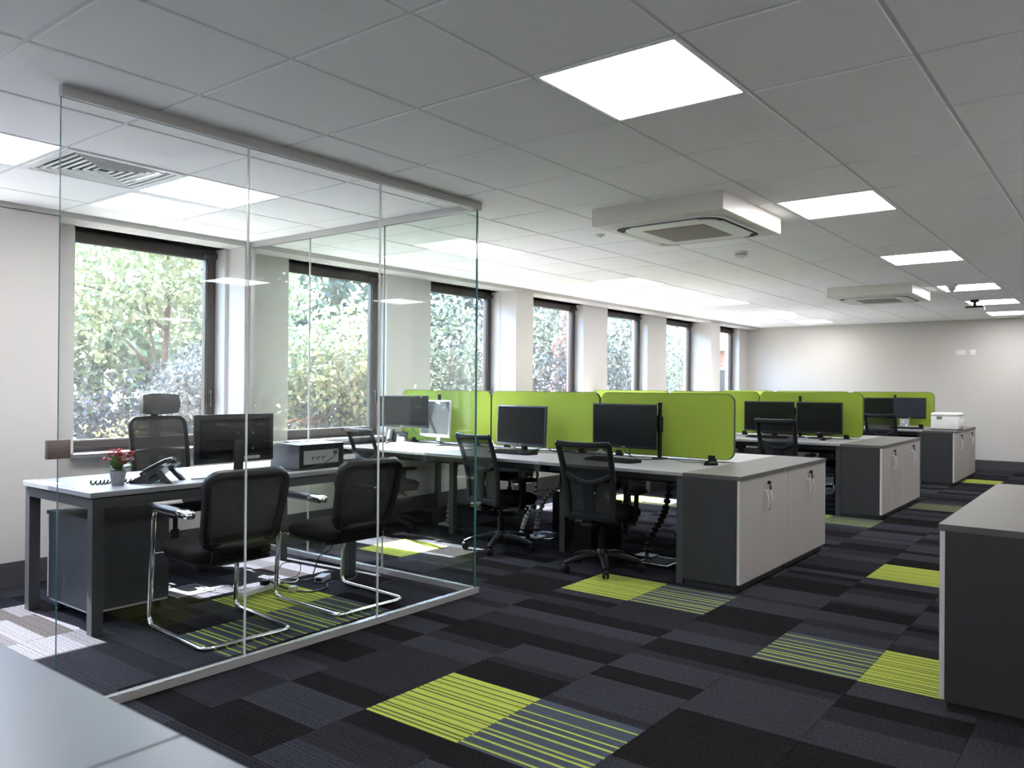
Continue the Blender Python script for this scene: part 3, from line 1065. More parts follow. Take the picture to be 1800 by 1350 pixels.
# blank wall plates on the end wall
t = thing('wall_socket', 'wide double wall socket high on the end wall', 'socket', (-2.33, Y1, 1.90))
MB().rbox(-0.075, 0.075, -0.012, 0, -0.045, 0.045, 0.005).build('plate', 'white_plastic', t, smooth=40)
for s_ in (-1, 1):
    MB().rbox(s_ * 0.04 - 0.014, s_ * 0.04 + 0.014, -0.016, -0.010, -0.014, 0.014, 0.002).build('switch', 'white_plastic', t)
t = thing('wall_socket', 'small single wall socket high on the end wall', 'socket', (-2.155, Y1, 1.90))
MB().rbox(-0.045, 0.045, -0.012, 0, -0.045, 0.045, 0.005).build('plate', 'white_plastic', t, smooth=40)
MB().rbox(-0.014, 0.014, -0.016, -0.010, -0.014, 0.014, 0.002).build('switch', 'white_plastic', t)

# ================================================================ THE GLASS ROOM
GXF = -3.345
GYS = 3.655
JY = [1.30, 2.087, 2.872, GYS]
JX = [GXF, -4.21, -5.04, XA]
GZ0, GZ1 = 0.028, H - 0.045
pt = thing('glass_partition', 'long frameless glass wall of the corner room, facing the open office', 'glass wall', (GXF, GYS, 0), 0, 'glass room walls')
MB().box(-0.016, 0.016, 1.30 - GYS, 0.016, -0.045 + H, H - 0.0005).build('head_rail', 'alu_rail', pt)
b = MB().box(-0.017, 0.017, 0.2 - GYS, 0.017, 0.0005, 0.034)
b.build('floor_rail', 'alu_rail', pt)
for s_ in (-1, 1):
    MB().box(s_ * 0.0125 - 0.0045, s_ * 0.0125 + 0.0045, 0.2 - GYS, 0.017, 0.034, 0.037).build('rail_bead', 'alu_bright', pt)
for a, c in zip(JY[:-1], JY[1:]):
    b = MB()
    y0_, y1_ = a - GYS + 0.0015, c - GYS - 0.0015
    b.box(-0.006, 0.006, y0_, y1_, GZ0, GZ1)
    me_o = b.build('glass_pane', ['glass_front', 'glass_edge'], pt)
    for p in me_o.data.polygons:
        if abs(p.normal.x) < 0.5:
            p.material_index = 1
for y in JY[1:-1]:
    MB().box(-0.0062, 0.0062, y - GYS - 0.0022, y - GYS + 0.0022, GZ0, GZ1).build('joint_strip', 'glass_joint', pt)
b = MB().rbox(-0.014, 0.014, 1.262 - GYS, 1.342 - GYS, 1.005, 1.078, 0.003)
tag(b.build('strike_box', 'lock_metal', pt, smooth=40), 'brown-grey metal strike box on the free edge')

ps = thing('glass_partition', 'short frameless glass wall of the corner room, running back to the windows', 'glass wall', (GXF, GYS, 0), 0, 'glass room walls')
MB().box(XA - GXF, -0.016, -0.016, 0.016, H - 0.045, H - 0.0005).build('head_rail', 'alu_rail', ps)
MB().box(XA - GXF, -0.017, -0.017, 0.017, 0.0005, 0.034).build('floor_rail', 'alu_rail', ps)
for s_ in (-1, 1):
    MB().box(XA - GXF, -0.017, s_ * 0.0125 - 0.0045, s_ * 0.0125 + 0.0045, 0.034, 0.037).build('rail_bead', 'alu_bright', ps)
MB().box(XA - GXF, XA - GXF + 0.028, -0.016, 0.016, 0.034, H - 0.045).build('wall_post', 'alu_rail', ps)
for a, c in zip(JX[1:], JX[:-1]):
    b = MB()
    b.box(a - GXF + 0.0015 + (0.02 if a == XA else 0), c - GXF - (0.0075 if c == GXF else 0.0015), -0.006, 0.006, GZ0, GZ1)
    me_o = b.build('glass_pane', ['glass_side', 'glass_edge'], ps)
    for p in me_o.data.polygons:
        if abs(p.normal.y) < 0.5:
            p.material_index = 1
for x in JX[1:-1]:
    MB().box(x - GXF - 0.0022, x - GXF + 0.0022, -0.0062, 0.0062, GZ0, GZ1).build('joint_strip', 'glass_joint', ps)


# ================================================================ FURNITURE BUILDERS
def superpad(b, hx, hy, z0, z1, cx=0.0, cy=0.0, e=0.5, n=28, dome=0.012, mi=0, M=None):
    """a cushion: rounded-square outline, soft edges, slightly domed top"""
    prof = [(0.90, z0), (0.985, z0 + (z1 - z0) * 0.18), (1.0, z0 + (z1 - z0) * 0.5), (0.985, z0 + (z1 - z0) * 0.8), (0.93, z1 - 0.004), (0.80, z1 + dome * 0.5), (0.4, z1 + dome)]
    vs_, fs_ = [], []
    for s_, z in prof:
        for j in range(n):
            an = 2 * PI * j / n
            ca, sa = math.cos(an), math.sin(an)
            vs_.append((cx + hx * s_ * math.copysign(abs(ca) ** e, ca), cy + hy * s_ * math.copysign(abs(sa) ** e, sa), z))
    for i in range(len(prof) - 1):
        for j in range(n):
            fs_.append((i * n + j, i * n + (j + 1) % n, (i + 1) * n + (j + 1) % n, (i + 1) * n + j))
    fs_.append(tuple(range(n - 1, -1, -1)))
    fs_.append(tuple(range((len(prof) - 1) * n, len(prof) * n)))
    return b.add(vs_, fs_, mi, M)


def star_base(t, rad=0.285, rot=0.0, m_='dark_plastic'):
    b = MB().lathe([(0.045, 0.055), (0.052, 0.085), (0.046, 0.125), (0.032, 0.15)], 20)
    b.build('base_hub', m_, t, smooth=40)
    for k in range(5):
        M_ = R(rot + k * 2 * PI / 5, 'Z')
        b = MB()
        path = [(0.03, 0, 0.105), (0.10, 0, 0.108), (0.18, 0, 0.097), (0.25, 0, 0.080), (rad, 0, 0.066)]
        b.tube(path, [1.15, 1.1, 0.95, 0.85, 0.72], 10, flat=(0.017, 0.026), M=M_)
        b.build('base_arm', m_, t, smooth=50)
        b = MB()
        b.tube([(rad - 0.004, 0, 0.075), (rad - 0.004, 0, 0.045)], 0.009, 8, M=M_)
        b.rbox(rad - 0.026, rad + 0.018, -0.013, 0.013, 0.03, 0.06, 0.006, 1, M=M_)
        cst = b.build('caster', m_, t, smooth=50)
        for s_ in (-1, 1):
            MB().lathe([(0.012, 0.0), (0.026, 0.001), (0.028, 0.005), (0.027, 0.014), (0.014, 0.017)], 16,
                       M=M_ @ T(rad - 0.008, s_ * 0.006, 0.0285) @ R(-s_ * PI / 2, 'X')).build('wheel', 'black_plastic', cst, smooth=40)


def task_chair(label, loc, rz, base_rot=0.3):
    t = thing('task_chair', label, 'chair', loc, rz, 'black mesh task chairs')
    star_base(t, 0.285, base_rot)
    MB().lathe([(0.027, 0.14), (0.026, 0.25), (0.015, 0.255), (0.015, 0.335)], 16).build('gas_column', 'black_plastic', t, smooth=40)
    b = MB().rbox(-0.075, 0.075, -0.13, 0.12, 0.325, 0.375, 0.012)
    b.rbox(-0.05, 0.05, -0.235, -0.10, 0.33, 0.365, 0.012)
    b.build('tilt_mechanism', 'black_plastic', t, smooth=40)
    b = MB().tube([(0.07, 0.03, 0.345), (0.20, 0.05, 0.335), (0.235, 0.055, 0.33)], 0.006, 8)
    b.build('lever', 'black_plastic', t, smooth=40)
    b = MB().tube([(-0.07, 0.0, 0.345), (-0.19, 0.0, 0.335)], 0.006, 8)
    b.lathe([(0.014, -0.02), (0.016, 0.0), (0.014, 0.02)], 12, M=T(-0.2, 0, 0.335) @ R(PI / 2, 'Y'))
    b.build('lever', 'black_plastic', t, smooth=40)
    superpad(MB(), 0.235, 0.232, 0.372, 0.435, 0, 0.03, 0.62, 32, 0.016).build('seat', 'black_fabric', t, smooth=50)
    MB().prism(round_rect(-0.20, 0.20, -0.16, 0.22, 0.06), 0.360, 0.376, 'xy').build('seat_pan', 'dark_plastic', t, smooth=40)

    def bp(x, s_):                                  # a point of the reclined, slightly wrapped back
        z = 0.385 + 0.53 * s_
        y = -0.195 - 0.055 * s_ - 0.06 * s_ * s_ + 0.02 * math.sin(s_ * PI) + (x / 0.21) ** 2 * 0.022
        return Vector((x, y, z))
    up = [i / 10 for i in range(11)]
    b = MB()
    for s_ in (-1, 1):
        b.tube([bp(s_ * (0.172 + 0.03 * q), q) for q in up], [1.25 - 0.25 * q for q in up], 10, flat=(0.012, 0.019), hint=(0, 1, 0))
    b.tube([bp(0.205 * q / 6, 0.985 - 0.012 * (1 - (q / 6) ** 2)) for q in range(-6, 7)], 1, 10, flat=(0.020, 0.012), hint=(0, 0, 1))
    b.tube([bp(0.186 * q / 8, 0.475 + 0.125 * abs(q / 8) ** 1.8) for q in range(-8, 9)], 1, 10, flat=(0.016, 0.010), hint=(0, 0, 1))
    b.tube([bp(0.17 * q / 5, 0.03) for q in range(-5, 6)], 1, 10, flat=(0.026, 0.011), hint=(0, 0, 1))
    b.tube([bp(0.0, q) for q in (0.02, 0.12, 0.25, 0.38, 0.48)], [1.1, 1.0, 1.0, 1.15, 1.7], 10, flat=(0.010, 0.040), hint=(0, 1, 0))
    b.build('back_frame', 'chair_shell', t, smooth=55)
    b = MB()
    b.grid(lambda u, v: bp((u - 0.5) * 2 * (0.172 + 0.03 * (0.5 + 0.48 * v)) * 0.97, (0.48 + 0.125 * abs(2 * u - 1) ** 1.8) * (1 - v) + 0.975 * v) + Vector((0, 0.004, 0)), 10, 8, 0.003, nrm=(0, 1, 0))
    b.build('back_mesh', 'net_open', t, smooth=60)
    b = MB()
    for s_ in (-1, 1):
        b.grid(lambda u, v: bp(s_ * (0.045 + u * 0.125), 0.05 + 0.44 * v) + Vector((0, 0.006, 0)), 4, 5, 0.003, nrm=(0, 1, 0))
    b.build('lumbar_mesh', 'net_close', t, smooth=60)
    b = MB().tube([(0, -0.11, 0.348), (0, -0.205, 0.345), (0, -0.225, 0.39)], 1, 10, flat=(0.014, 0.036), hint=(0, 0, 1))
    b.build('back_stem', 'dark_plastic', t, smooth=50)
    b = MB().lathe([(0.012, -0.03), (0.020, -0.028), (0.020, 0.028), (0.012, 0.03)], 14, M=T(-0.06, -0.215, 0.365) @ R(PI / 2, 'Y'))
    b.build('back_knob', 'dark_plastic', t, smooth=40)
    for s_ in (-1, 1):
        b = MB().tube(fillet([(s_ * 0.10, 0.0, 0.352), (s_ * 0.262, 0.0, 0.352), (s_ * 0.268, 0.0, 0.555)], 0.04), 1, 10, flat=(0.010, 0.026), hint=(0, 1, 0) if False else None)
        arm = b.build('arm_post', 'black_plastic', t, smooth=50)
        superpad(MB(), 0.042, 0.118, 0.553, 0.578, s_ * 0.262, 0.02, 0.6, 24, 0.004).build('arm_pad', 'black_plastic', arm, smooth=50)
    return t


def visitor_chair(label, loc, rz):
    t = thing('visitor_chair', label, 'chair', loc, rz, 'chrome cantilever visitor chairs')
    hx = 0.232
    r_ = 0.0125
    path = [(-hx, -0.13, 0.632), (-hx, 0.275, 0.628), (-hx - 0.004, 0.318, r_ + 0.002), (-hx - 0.004, 0.15, r_ + 0.001), (-hx + 0.002, -0.31, r_ + 0.001),
            (hx - 0.002, -0.31, r_ + 0.001), (hx + 0.004, 0.15, r_ + 0.001), (hx + 0.004, 0.318, r_ + 0.002), (hx, 0.275, 0.628), (hx, -0.13, 0.632)]
    MB().tube(fillet(path, 0.055, 7), r_, 12).build('frame', 'chrome', t, smooth=60)
    b = MB()
    for y in (0.20, -0.12):
        b.tube([(-hx + (0.0 if y > 0 else 0.03), y + (0.10 if y > 0 else 0), 0.385), (hx - (0.0 if y > 0 else 0.03), y + (0.10 if y > 0 else 0), 0.385)], 0.009, 8)
    for s_ in (-1, 1):
        b.tube([(s_ * 0.17, 0.30, 0.385), (s_ * 0.17, -0.14, 0.385)], 0.009, 8)
    b.build('seat_support', 'chrome', t, smooth=50)
    superpad(MB(), 0.222, 0.245, 0.392, 0.462, 0, 0.045, 0.45, 36, 0.014).build('seat', 'brown_fabric', t, smooth=50)
    MB().prism(round_rect(-0.2, 0.2, -0.18, 0.27, 0.05), 0.380, 0.395, 'xy').build('seat_pan', 'black_plastic', t, smooth=40)

    def bp(x, s_, o_=0.0):
        z = 0.478 + 0.368 * s_
        return Vector((x, -0.225 - 0.10 * s_ - 0.01 * math.sin(PI * s_) + (x / 0.22) ** 2 * 0.035 - o_, z))
    out = []
    for (a, c) in round_rect(-1, 1, 0, 1, 0.0001, 1)[0::2]:
        pass
    ring = [(p[0], p[1]) for p in round_rect(-0.192, 0.192, 0.0, 0.40, 0.06, 6)]
    wide = lambda p: (p[0] * (0.95 + 0.13 * p[1] / 0.40), p[1] / 0.40)
    pts = []
    for k in range(len(ring)):
        p, q = ring[k], ring[(k + 1) % len(ring)]
        m_ = max(1, int(math.hypot(q[0] - p[0], q[1] - p[1]) / 0.05))
        for j in range(m_):
            pts.append((p[0] + (q[0] - p[0]) * j / m_, p[1] + (q[1] - p[1]) * j / m_))
    MB().tube([bp(*wide(p)) for p in pts], 1, 10, closed=True, flat=(0.019, 0.026)).build('back_frame', 'black_plastic', t, smooth=60)
    def inner(u, v):
        x = (u - 0.5) * 2 * 0.188
        ed = 0.0
        k = abs(2 * u - 1)
        cut = 0.10 * max(0, (k - 0.7) / 0.3) ** 2
        z = 0.02 + cut + v * (0.96 - 2 * cut)
        return bp(x * (0.95 + 0.13 * z), z, -0.004)
    MB().grid(inner, 14, 10, 0.004, nrm=(0, 1, 0)).build('back_mesh', 'net_close', t, smooth=60)
    MB().grid(lambda u, v: bp((u - 0.5) * 0.36 * (1 - 0.12 * v), 0.06 + 0.20 * v, -0.012), 8, 4, 0.012, nrm=(0, 1, 0)).build('lumbar_pad', 'black_plastic', t, smooth=60)
    b = MB()
    for s_ in (-1, 1):
        b.tube([(s_ * 0.13, -0.10, 0.385), (s_ * 0.13, -0.20, 0.40), (s_ * 0.13, -0.235, 0.50)], 1, 8, flat=(0.008, 0.02))
    b.build('back_bracket', 'black_plastic', t, smooth=50)
    for s_ in (-1, 1):
        pad = superpad(MB(), 0.026, 0.17, 0.636, 0.660, s_ * hx, 0.11, 0.55, 24, 0.004).build('arm_pad', 'dark_plastic', t, smooth=50)
        b = MB()
        superpad(b, 0.029, 0.085, 0.628, 0.664, s_ * hx, -0.10, 0.7, 24, 0.002)
        tag(b.build('arm_cap', 'chrome', pad, smooth=50), 'polished chrome cap at the rear of the armrest')
    return t


def executive_chair(label, loc, rz):
    t = thing('executive_chair', label, 'chair', loc, rz)
    star_base(t, 0.31, 0.5)
    MB().lathe([(0.029, 0.14), (0.028, 0.27), (0.016, 0.275), (0.016, 0.38)], 16).build('gas_column', 'black_plastic', t, smooth=40)
    MB().rbox(-0.09, 0.09, -0.15, 0.12, 0.37, 0.425, 0.014).build('tilt_mechanism', 'black_plastic', t, smooth=40)
    b = MB().tube([(0.08, 0.02, 0.395), (0.24, 0.03, 0.385)], 0.007, 8)
    b.build('lever', 'black_plastic', t, smooth=40)
    superpad(MB(), 0.25, 0.245, 0.42, 0.50, 0, 0.03, 0.5, 32, 0.016).build('seat', 'black_fabric', t, smooth=50)

    def bp(x, s_, o_=0.0):
        z = 0.50 + 0.545 * s_
        return Vector((x, -0.235 - 0.075 * s_ + 0.03 * math.sin(PI * s_) + (x / 0.2) ** 2 * 0.02 + o_, z))
    ring = round_rect(-0.190, 0.190, 0.0, 0.565, 0.05, 6)
    pts = []
    for k in range(len(ring)):
        p, q = ring[k], ring[(k + 1) % len(ring)]
        m_ = max(1, int(math.hypot(q[0] - p[0], q[1] - p[1]) / 0.05))
        for j in range(m_):
            pts.append((p[0] + (q[0] - p[0]) * j / m_, (p[1] + (q[1] - p[1]) * j / m_) / 0.565))
    MB().tube([bp(*p) for p in pts], 1, 10, closed=True, flat=(0.014, 0.020)).build('back_frame', 'black_plastic', t, smooth=60)
    MB().grid(lambda u, v: bp((u - 0.5) * 0.375, 0.015 + 0.97 * v, 0.004), 12, 12, 0.003, nrm=(0, 1, 0)).build('back_mesh', 'net_exec', t, smooth=60)
    MB().grid(lambda u, v: bp((u - 0.5) * 0.37, 0.02 + 0.30 * v, 0.006), 8, 5, 0.006, nrm=(0, 1, 0)).build('lumbar_pad', 'net_close', t, smooth=60)
    b = MB().tube([(0, -0.14, 0.39), (0, -0.27, 0.42), (0, -0.305, 0.60), (0, -0.33, 0.90), (0, -0.345, 1.10)], [1, 1, 1, 0.8, 0.6], 10, flat=(0.014, 0.045), hint=(0, 0, 1))
    b.tube([(-0.17, -0.262, 0.80), (0, -0.325, 0.82), (0.17, -0.262, 0.80)], 1, 8, flat=(0.016, 0.010))
    b.build('back_spine', 'black_plastic', t, smooth=55)
    def pillow(u, v):
        x = (u - 0.5) * 0.262
        z = 1.072 + 0.152 * v - 0.010 * abs(2 * u - 1) ** 3 * (1 if v > 0.5 else -1)
        return Vector((x * (1 - 0.06 * abs(2 * v - 1) ** 3), -0.315 + 0.05 * (2 * u - 1) ** 2 - 0.02 * (2 * v - 1) ** 2, z))
    hp = MB()
    hp.grid(pillow, 12, 8, 0.05, nrm=(0, 1, 0))
    o = hp.build('headrest', 'grey_leather', t, smooth=45)
    bv = o.modifiers.new('soft', 'BEVEL')
    bv.width = 0.014
    bv.segments = 3
    for s_ in (-1, 1):
        b = MB().tube(fillet([(s_ * 0.12, 0.0, 0.40), (s_ * 0.285, 0.0, 0.40), (s_ * 0.285, 0.0, 0.62)], 0.05), 1, 10, flat=(0.012, 0.03))
        arm = b.build('arm_post', 'black_plastic', t, smooth=50)
        superpad(MB(), 0.045, 0.125, 0.62, 0.648, s_ * 0.28, 0.03, 0.6, 24, 0.004).build('arm_pad', 'black_plastic', arm, smooth=50)
    return t


def monitor(label, loc, rz, w=0.56, h=0.345, lcd='lcd', bezel='bezel_black', stand='none', tilt=0.0, group='desk monitors', chin=0.022, desk_z=DESK, back='monitor_back'):
    """origin at the centre of the glass, which looks along -Y"""
    t = thing('computer_monitor', label, 'monitor', loc, rz, group)
    Mt = R(-tilt, 'X')
    b = MB().rbox(-w / 2, w / 2, 0.0, 0.022, -h / 2, h / 2, 0.004, 2, M=Mt)
    b.build('bezel', bezel, t, smooth=40)
    b = MB().rbox(-w / 2 + 0.03, w / 2 - 0.03, 0.020, 0.032, -h / 2 + 0.03, h / 2 - 0.03, 0.005, 2, M=Mt)
    b.build('back_shell', back, t, smooth=40)
    MB().box(-w / 2 + 0.012, w / 2 - 0.012, -0.0012, 0.004, -h / 2 + chin, h / 2 - 0.012, M=Mt).build('screen_glass', lcd, t)
    MB().box(-0.016, 0.016, -0.0014, 0.002, -h / 2 + chin * 0.40, -h / 2 + chin * 0.64, M=Mt).build('maker_badge', 'logo_grey', t)
    if stand != 'none':
        zd = desk_z - loc[2]
        b = MB().rbox(-0.03, 0.03, 0.04, 0.065, zd + 0.012, -h / 2 + 0.14, 0.006)
        b.build('stand_neck', 'bezel_black' if stand == 'black' else 'bezel_silver', t, smooth=40)
        b = MB().prism(round_rect(-0.115, 0.115, -0.055, 0.135, 0.03), zd, zd + 0.012, 'xy')
        b.build('stand_foot', 'bezel_black' if stand == 'black' else 'bezel_silver', t, smooth=40)
    return t


def monitor_pole(label, loc, top, arms):
    """a clamp-on post with short brackets; arms: (height, dx, dy) ends"""
    t = thing('monitor_arm', label, 'monitor arm', loc, 0, 'clamp-on monitor poles')
    MB().rbox(-0.05, 0.05, -0.04, 0.04, 0.0, 0.012, 0.004).build('clamp_plate', 'black_plastic', t, smooth=40)
    MB().tube([(0, 0, 0.01), (0, 0, top)], 0.0165, 14).build('pole', 'black_plastic', t, smooth=40)
    MB().lathe([(0.019, top - 0.002), (0.019, top + 0.012), (0.014, top + 0.016)], 14).build('pole_cap', 'black_plastic', t, smooth=40)
    for hgt, dx, dy in arms:
        b = MB().lathe([(0.026, hgt - 0.03), (0.026, hgt + 0.03)], 14)
        b.tube([(0, 0, hgt), (dx, dy, hgt)], 1, 8, flat=(0.024, 0.010), hint=(0, 0, 1))
        b.rbox(dx - 0.04, dx + 0.04, dy - 0.006, dy + 0.006, hgt - 0.04, hgt + 0.04, 0.002)
        b.build('bracket', 'black_plastic', t, smooth=40)
    return t


def keyboard(label, loc, rz=0.0, cs='black_plastic', keys='dark_plastic', w=0.44):
    t = thing('keyboard', label, 'keyboard', loc, rz, 'computer keyboards')
    b = MB()
    d = 0.145
    b.prism([(-d / 2, 0.004), (-d / 2, 0.012), (d / 2, 0.022), (d / 2, 0.0)], -w / 2, w / 2, 'yz')
    b.build('case', cs, t)
    nk = 19
    for row in range(5):
        b = MB()
        y0 = -d / 2 + 0.012 + row * 0.025
        zt = 0.012 + (y0 + d / 2) / d * 0.010
        for k in range(nk):
            x0 = -w / 2 + 0.010 + k * (w - 0.02) / nk
            b.box(x0, x0 + (w - 0.02) / nk - 0.003, y0, y0 + 0.020, zt - 0.002, zt + 0.006)
        o = b.build('key_row', keys, t)
        o['kind'] = 'stuff'
    return t


def mouse(label, loc, rz=0.0):
    t = thing('computer_mouse', label, 'mouse', loc, rz)
    superpad(MB(), 0.031, 0.053, 0.001, 0.022, 0, 0, 0.85, 24, 0.012).build('shell', 'black_plastic', t, smooth=60)
    MB().lathe([(0.004, -0.004), (0.007, -0.003), (0.007, 0.003), (0.004, 0.004)], 12, M=T(0, 0.028, 0.031) @ R(PI / 2, 'Y')).build('wheel', 'dark_plastic', t, smooth=40)
    return t


def desk_phone(label, loc, rz):
    """keys look along -Y"""
    t = thing('desk_phone', label, 'telephone', loc, rz, 'desk telephones')
    b = MB().prism([(-0.10, 0.0), (-0.10, 0.012), (0.075, 0.105), (0.095, 0.098), (0.0, 0.030), (0.02, 0.0)], -0.10, 0.10, 'yz')
    b.build('body', 'phone_black', t)
    slope = math.atan2(0.093, 0.175)
    Mk = T(0, -0.10, 0.012) @ R(slope, 'X')
    MB().box(-0.01, 0.085, 0.115, 0.18, 0.0, 0.003, M=Mk).build('display', 'lcd_grey', t)
    b = MB()
    for r_ in range(4):
        for c in range(3):
            b.box(0.0 + c * 0.026, 0.020 + c * 0.026, 0.02 + r_ * 0.021, 0.035 + r_ * 0.021, 0.0, 0.004, M=Mk)
    o = b.build('keypad', 'phone_grey', t)
    o['kind'] = 'stuff'
    b = MB()
    b.tube(smooth_path([(-0.062, 0.005, 0.018), (-0.062, 0.03, 0.03), (-0.062, 0.10, 0.032), (-0.062, 0.165, 0.03), (-0.062, 0.195, 0.016)], 4), [1.2] * 3 + [1.0] * 11 + [1.25] * 3, 12, flat=(0.013, 0.024), M=Mk, hint=(0, 0, 1))
    b.lathe([(0.022, -0.002), (0.027, 0.004), (0.027, 0.02), (0.018, 0.03)], 16, M=Mk @ T(-0.062, 0.018, 0.0))
    b.lathe([(0.022, -0.002), (0.027, 0.004), (0.027, 0.02), (0.018, 0.03)], 16, M=Mk @ T(-0.062, 0.182, 0.0))
    b.build('handset', 'phone_black', t, smooth=50)
    for s_ in (-1, 1):
        b = MB().prism([(0.02, 0.075), (0.045, 0.088), (0.125, 0.0), (0.095, 0.0)], s_ * 0.085 - 0.012, s_ * 0.085 + 0.012, 'yz')
        b.build('stand_leg', 'phone_black', t)
    return t


def storage_cabinet(label, loc, length, depth=0.40, face=1, height=DESK, group='low storage cabinets', doors=True, keys=True):
    """origin at the near floor corner of the back; doors look along +X (face=1) or -X (face=-1)"""
    t = thing('storage_cabinet', label, 'cabinet', loc, 0, group)
    S = Matrix.Scale(face, 4, (1, 0, 0))
    top0 = height - 0.026
    MB().box(0.01, depth - 0.035, 0.012, length - 0.012, 0.0, 0.05, M=S).build('plinth', 'cab_plinth', t)
    b = MB()
    b.box(0.0, depth - 0.022, 0.001, 0.020, 0.04, top0, M=S).box(0.0, depth - 0.022, length - 0.020, length - 0.001, 0.04, top0, M=S)
    b.box(0.0, 0.012, 0.020, length - 0.020, 0.04, top0, M=S).box(0.012, depth - 0.03, 0.020, length - 0.020, 0.04, 0.06, M=S)
    b.box(0.012, depth - 0.03, 0.020, length - 0.020, top0 - 0.02, top0, M=S)
    b.build('carcass', 'cab_dark', t)
    b = MB().box(-0.0, depth + 0.004, 0.0005, length - 0.0005, top0, height, M=S)
    o = b.build('top', ['cab_top_edge', 'cab_top'], t)
    for p in o.data.polygons:
        if p.normal.z > 0.5:
            p.material_index = 1
    mid = length / 2
    for k, (a, c) in enumerate(((0.003, mid - 0.0015), (mid + 0.0015, length - 0.003))):
        b = MB().box(depth - 0.0205, depth - 0.001, a, c, 0.052, top0 - 0.003, M=S)
        d = b.build('door', ['cab_door', 'cab_door_edge'], t)
        for p in d.data.polygons:
            if abs(p.normal.x) < 0.5:
                p.material_index = 1
        hy = mid - 0.034 if k == 0 else mid + 0.034
        hz = height - 0.19
        pth = [(depth - 0.001, hy, hz - 0.064), (depth + 0.022, hy, hz - 0.064), (depth + 0.030, hy, hz - 0.03), (depth + 0.033, hy, hz), (depth + 0.030, hy, hz + 0.03), (depth + 0.022, hy, hz + 0.064), (depth - 0.001, hy, hz + 0.064)]
        b = MB()
        b.tube([S @ Vector(p) for p in smooth_path(pth[1:-1], 4)], 0.0055, 8)
        for q in (0, -1):
            b.tube([S @ Vector(pth[q]), S @ Vector((depth + 0.026, hy, pth[q][2]))], 0.0055, 8)
        b.build('handle', 'steel_satin', d, smooth=50)
        if k == 1:
            MB().lathe([(0.010, 0.0), (0.010, 0.004)], 14, M=T(face * (depth - 0.001), mid + 0.026, height - 0.075) @ R(face * PI / 2, 'Y')).build('lock', 'steel_satin', d, smooth=40)
            if keys:
                b = MB().rbox(depth + 0.004, depth + 0.028, mid + 0.022, mid + 0.030, height - 0.087, height - 0.064, 0.002, M=S)
                b.rbox(depth + 0.016, depth + 0.026, mid + 0.026, mid + 0.050, height - 0.128, height - 0.093, 0.004, M=S)
                b.tube([S @ Vector((depth + 0.02, mid + 0.027, height - 0.085)), S @ Vector((depth + 0.021, mid + 0.036, height - 0.098))], 0.002, 6)
                b.build('key', 'key_black', d, smooth=40)
    return t


def bench_desk(label, loc, w=1.2, d=0.8, top='desk_top', both=False, back_side=1, group='bench desks', inset=0.34):
    """origin at the floor under the left end of the user's edge; back_side=1: the desk runs away along +Y"""
    t = thing('bench_desk', label, 'desk', loc, 0, group)
    S = Matrix.Scale(back_side, 4, (0, 1, 0))
    b = MB().rbox(0.001, w - 0.001, 0.0, d, DESK - 0.025, DESK, 0.0025, 1, M=S)
    o = b.build('desk_top', [top, 'desk_edge'], t)
    for p in o.data.polygons:
        if abs(p.normal.z) < 0.5:
            p.material_index = 1
    b = MB().box(0.03, w - 0.03, 0.10, 0.15, DESK - 0.075, DESK - 0.025, M=S)
    b.build('beam', 'desk_leg', t)
    b = MB().box(0.03, w - 0.03, d - 0.12, d - 0.07, DESK - 0.075, DESK - 0.025, M=S)
    b.build('beam', 'desk_leg', t)
    for xx in ([w - 0.028, 0.028] if both else [w - 0.028]):
        b = MB().box(xx - 0.025, xx + 0.025, inset, inset + 0.05, 0.0, DESK - 0.075, M=S)
        b.build('leg', 'desk_leg', t)
        b = MB().box(xx - 0.025, xx + 0.025, 0.02, d - 0.02, DESK - 0.075, DESK - 0.025, M=S)
        b.build('leg_bar', 'desk_leg', t)
    b = MB()
    b.box(0.10, w - 0.10, d - 0.26, d - 0.255, DESK - 0.15, DESK - 0.06, M=S).box(0.10, w - 0.10, d - 0.255, d - 0.13, DESK - 0.15, DESK - 0.146, M=S).box(0.10, w - 0.10, d - 0.13, d - 0.125, DESK - 0.15, DESK - 0.06, M=S)
    b.build('cable_tray', 'dark_plastic', t)
    return t


def desk_screen(label, loc, w=1.19, z0=0.752, z1=1.25, group='lime green desk dividers'):
    t = thing('desk_screen', label, 'desk divider', loc, 0, group)
    out = round_rect(0.0, w, z0, z1, 0.07, 7)
    inn = round_rect(0.004, w - 0.004, z0 + 0.004, z1 - 0.004, 0.066, 7)
    MB().prism(out, -0.0115, 0.0115).build('edge_trim', 'screen_trim', t, smooth=40)
    for nm, (a, c) in (('fabric_face', (-0.0155, -0.011)), ('fabric_face', (0.011, 0.0155))):
        MB().prism(inn, a, c).build(nm, 'screen_green', t, smooth=40)
    for x in (0.18, w - 0.18):
        MB().rbox(x - 0.03, x + 0.03, -0.018, 0.018, DESK, z0 + 0.03, 0.004).build('foot', 'black_plastic', t, smooth=40)
    return t


def cable(name, label, pts, r_=0.0035, m_='cable_black', group=None, n=6):
    o = MB().tube(smooth_path(pts, n), r_, 7).build(name, m_, None, smooth=60)
    return tag(o, label, 'cable', group)


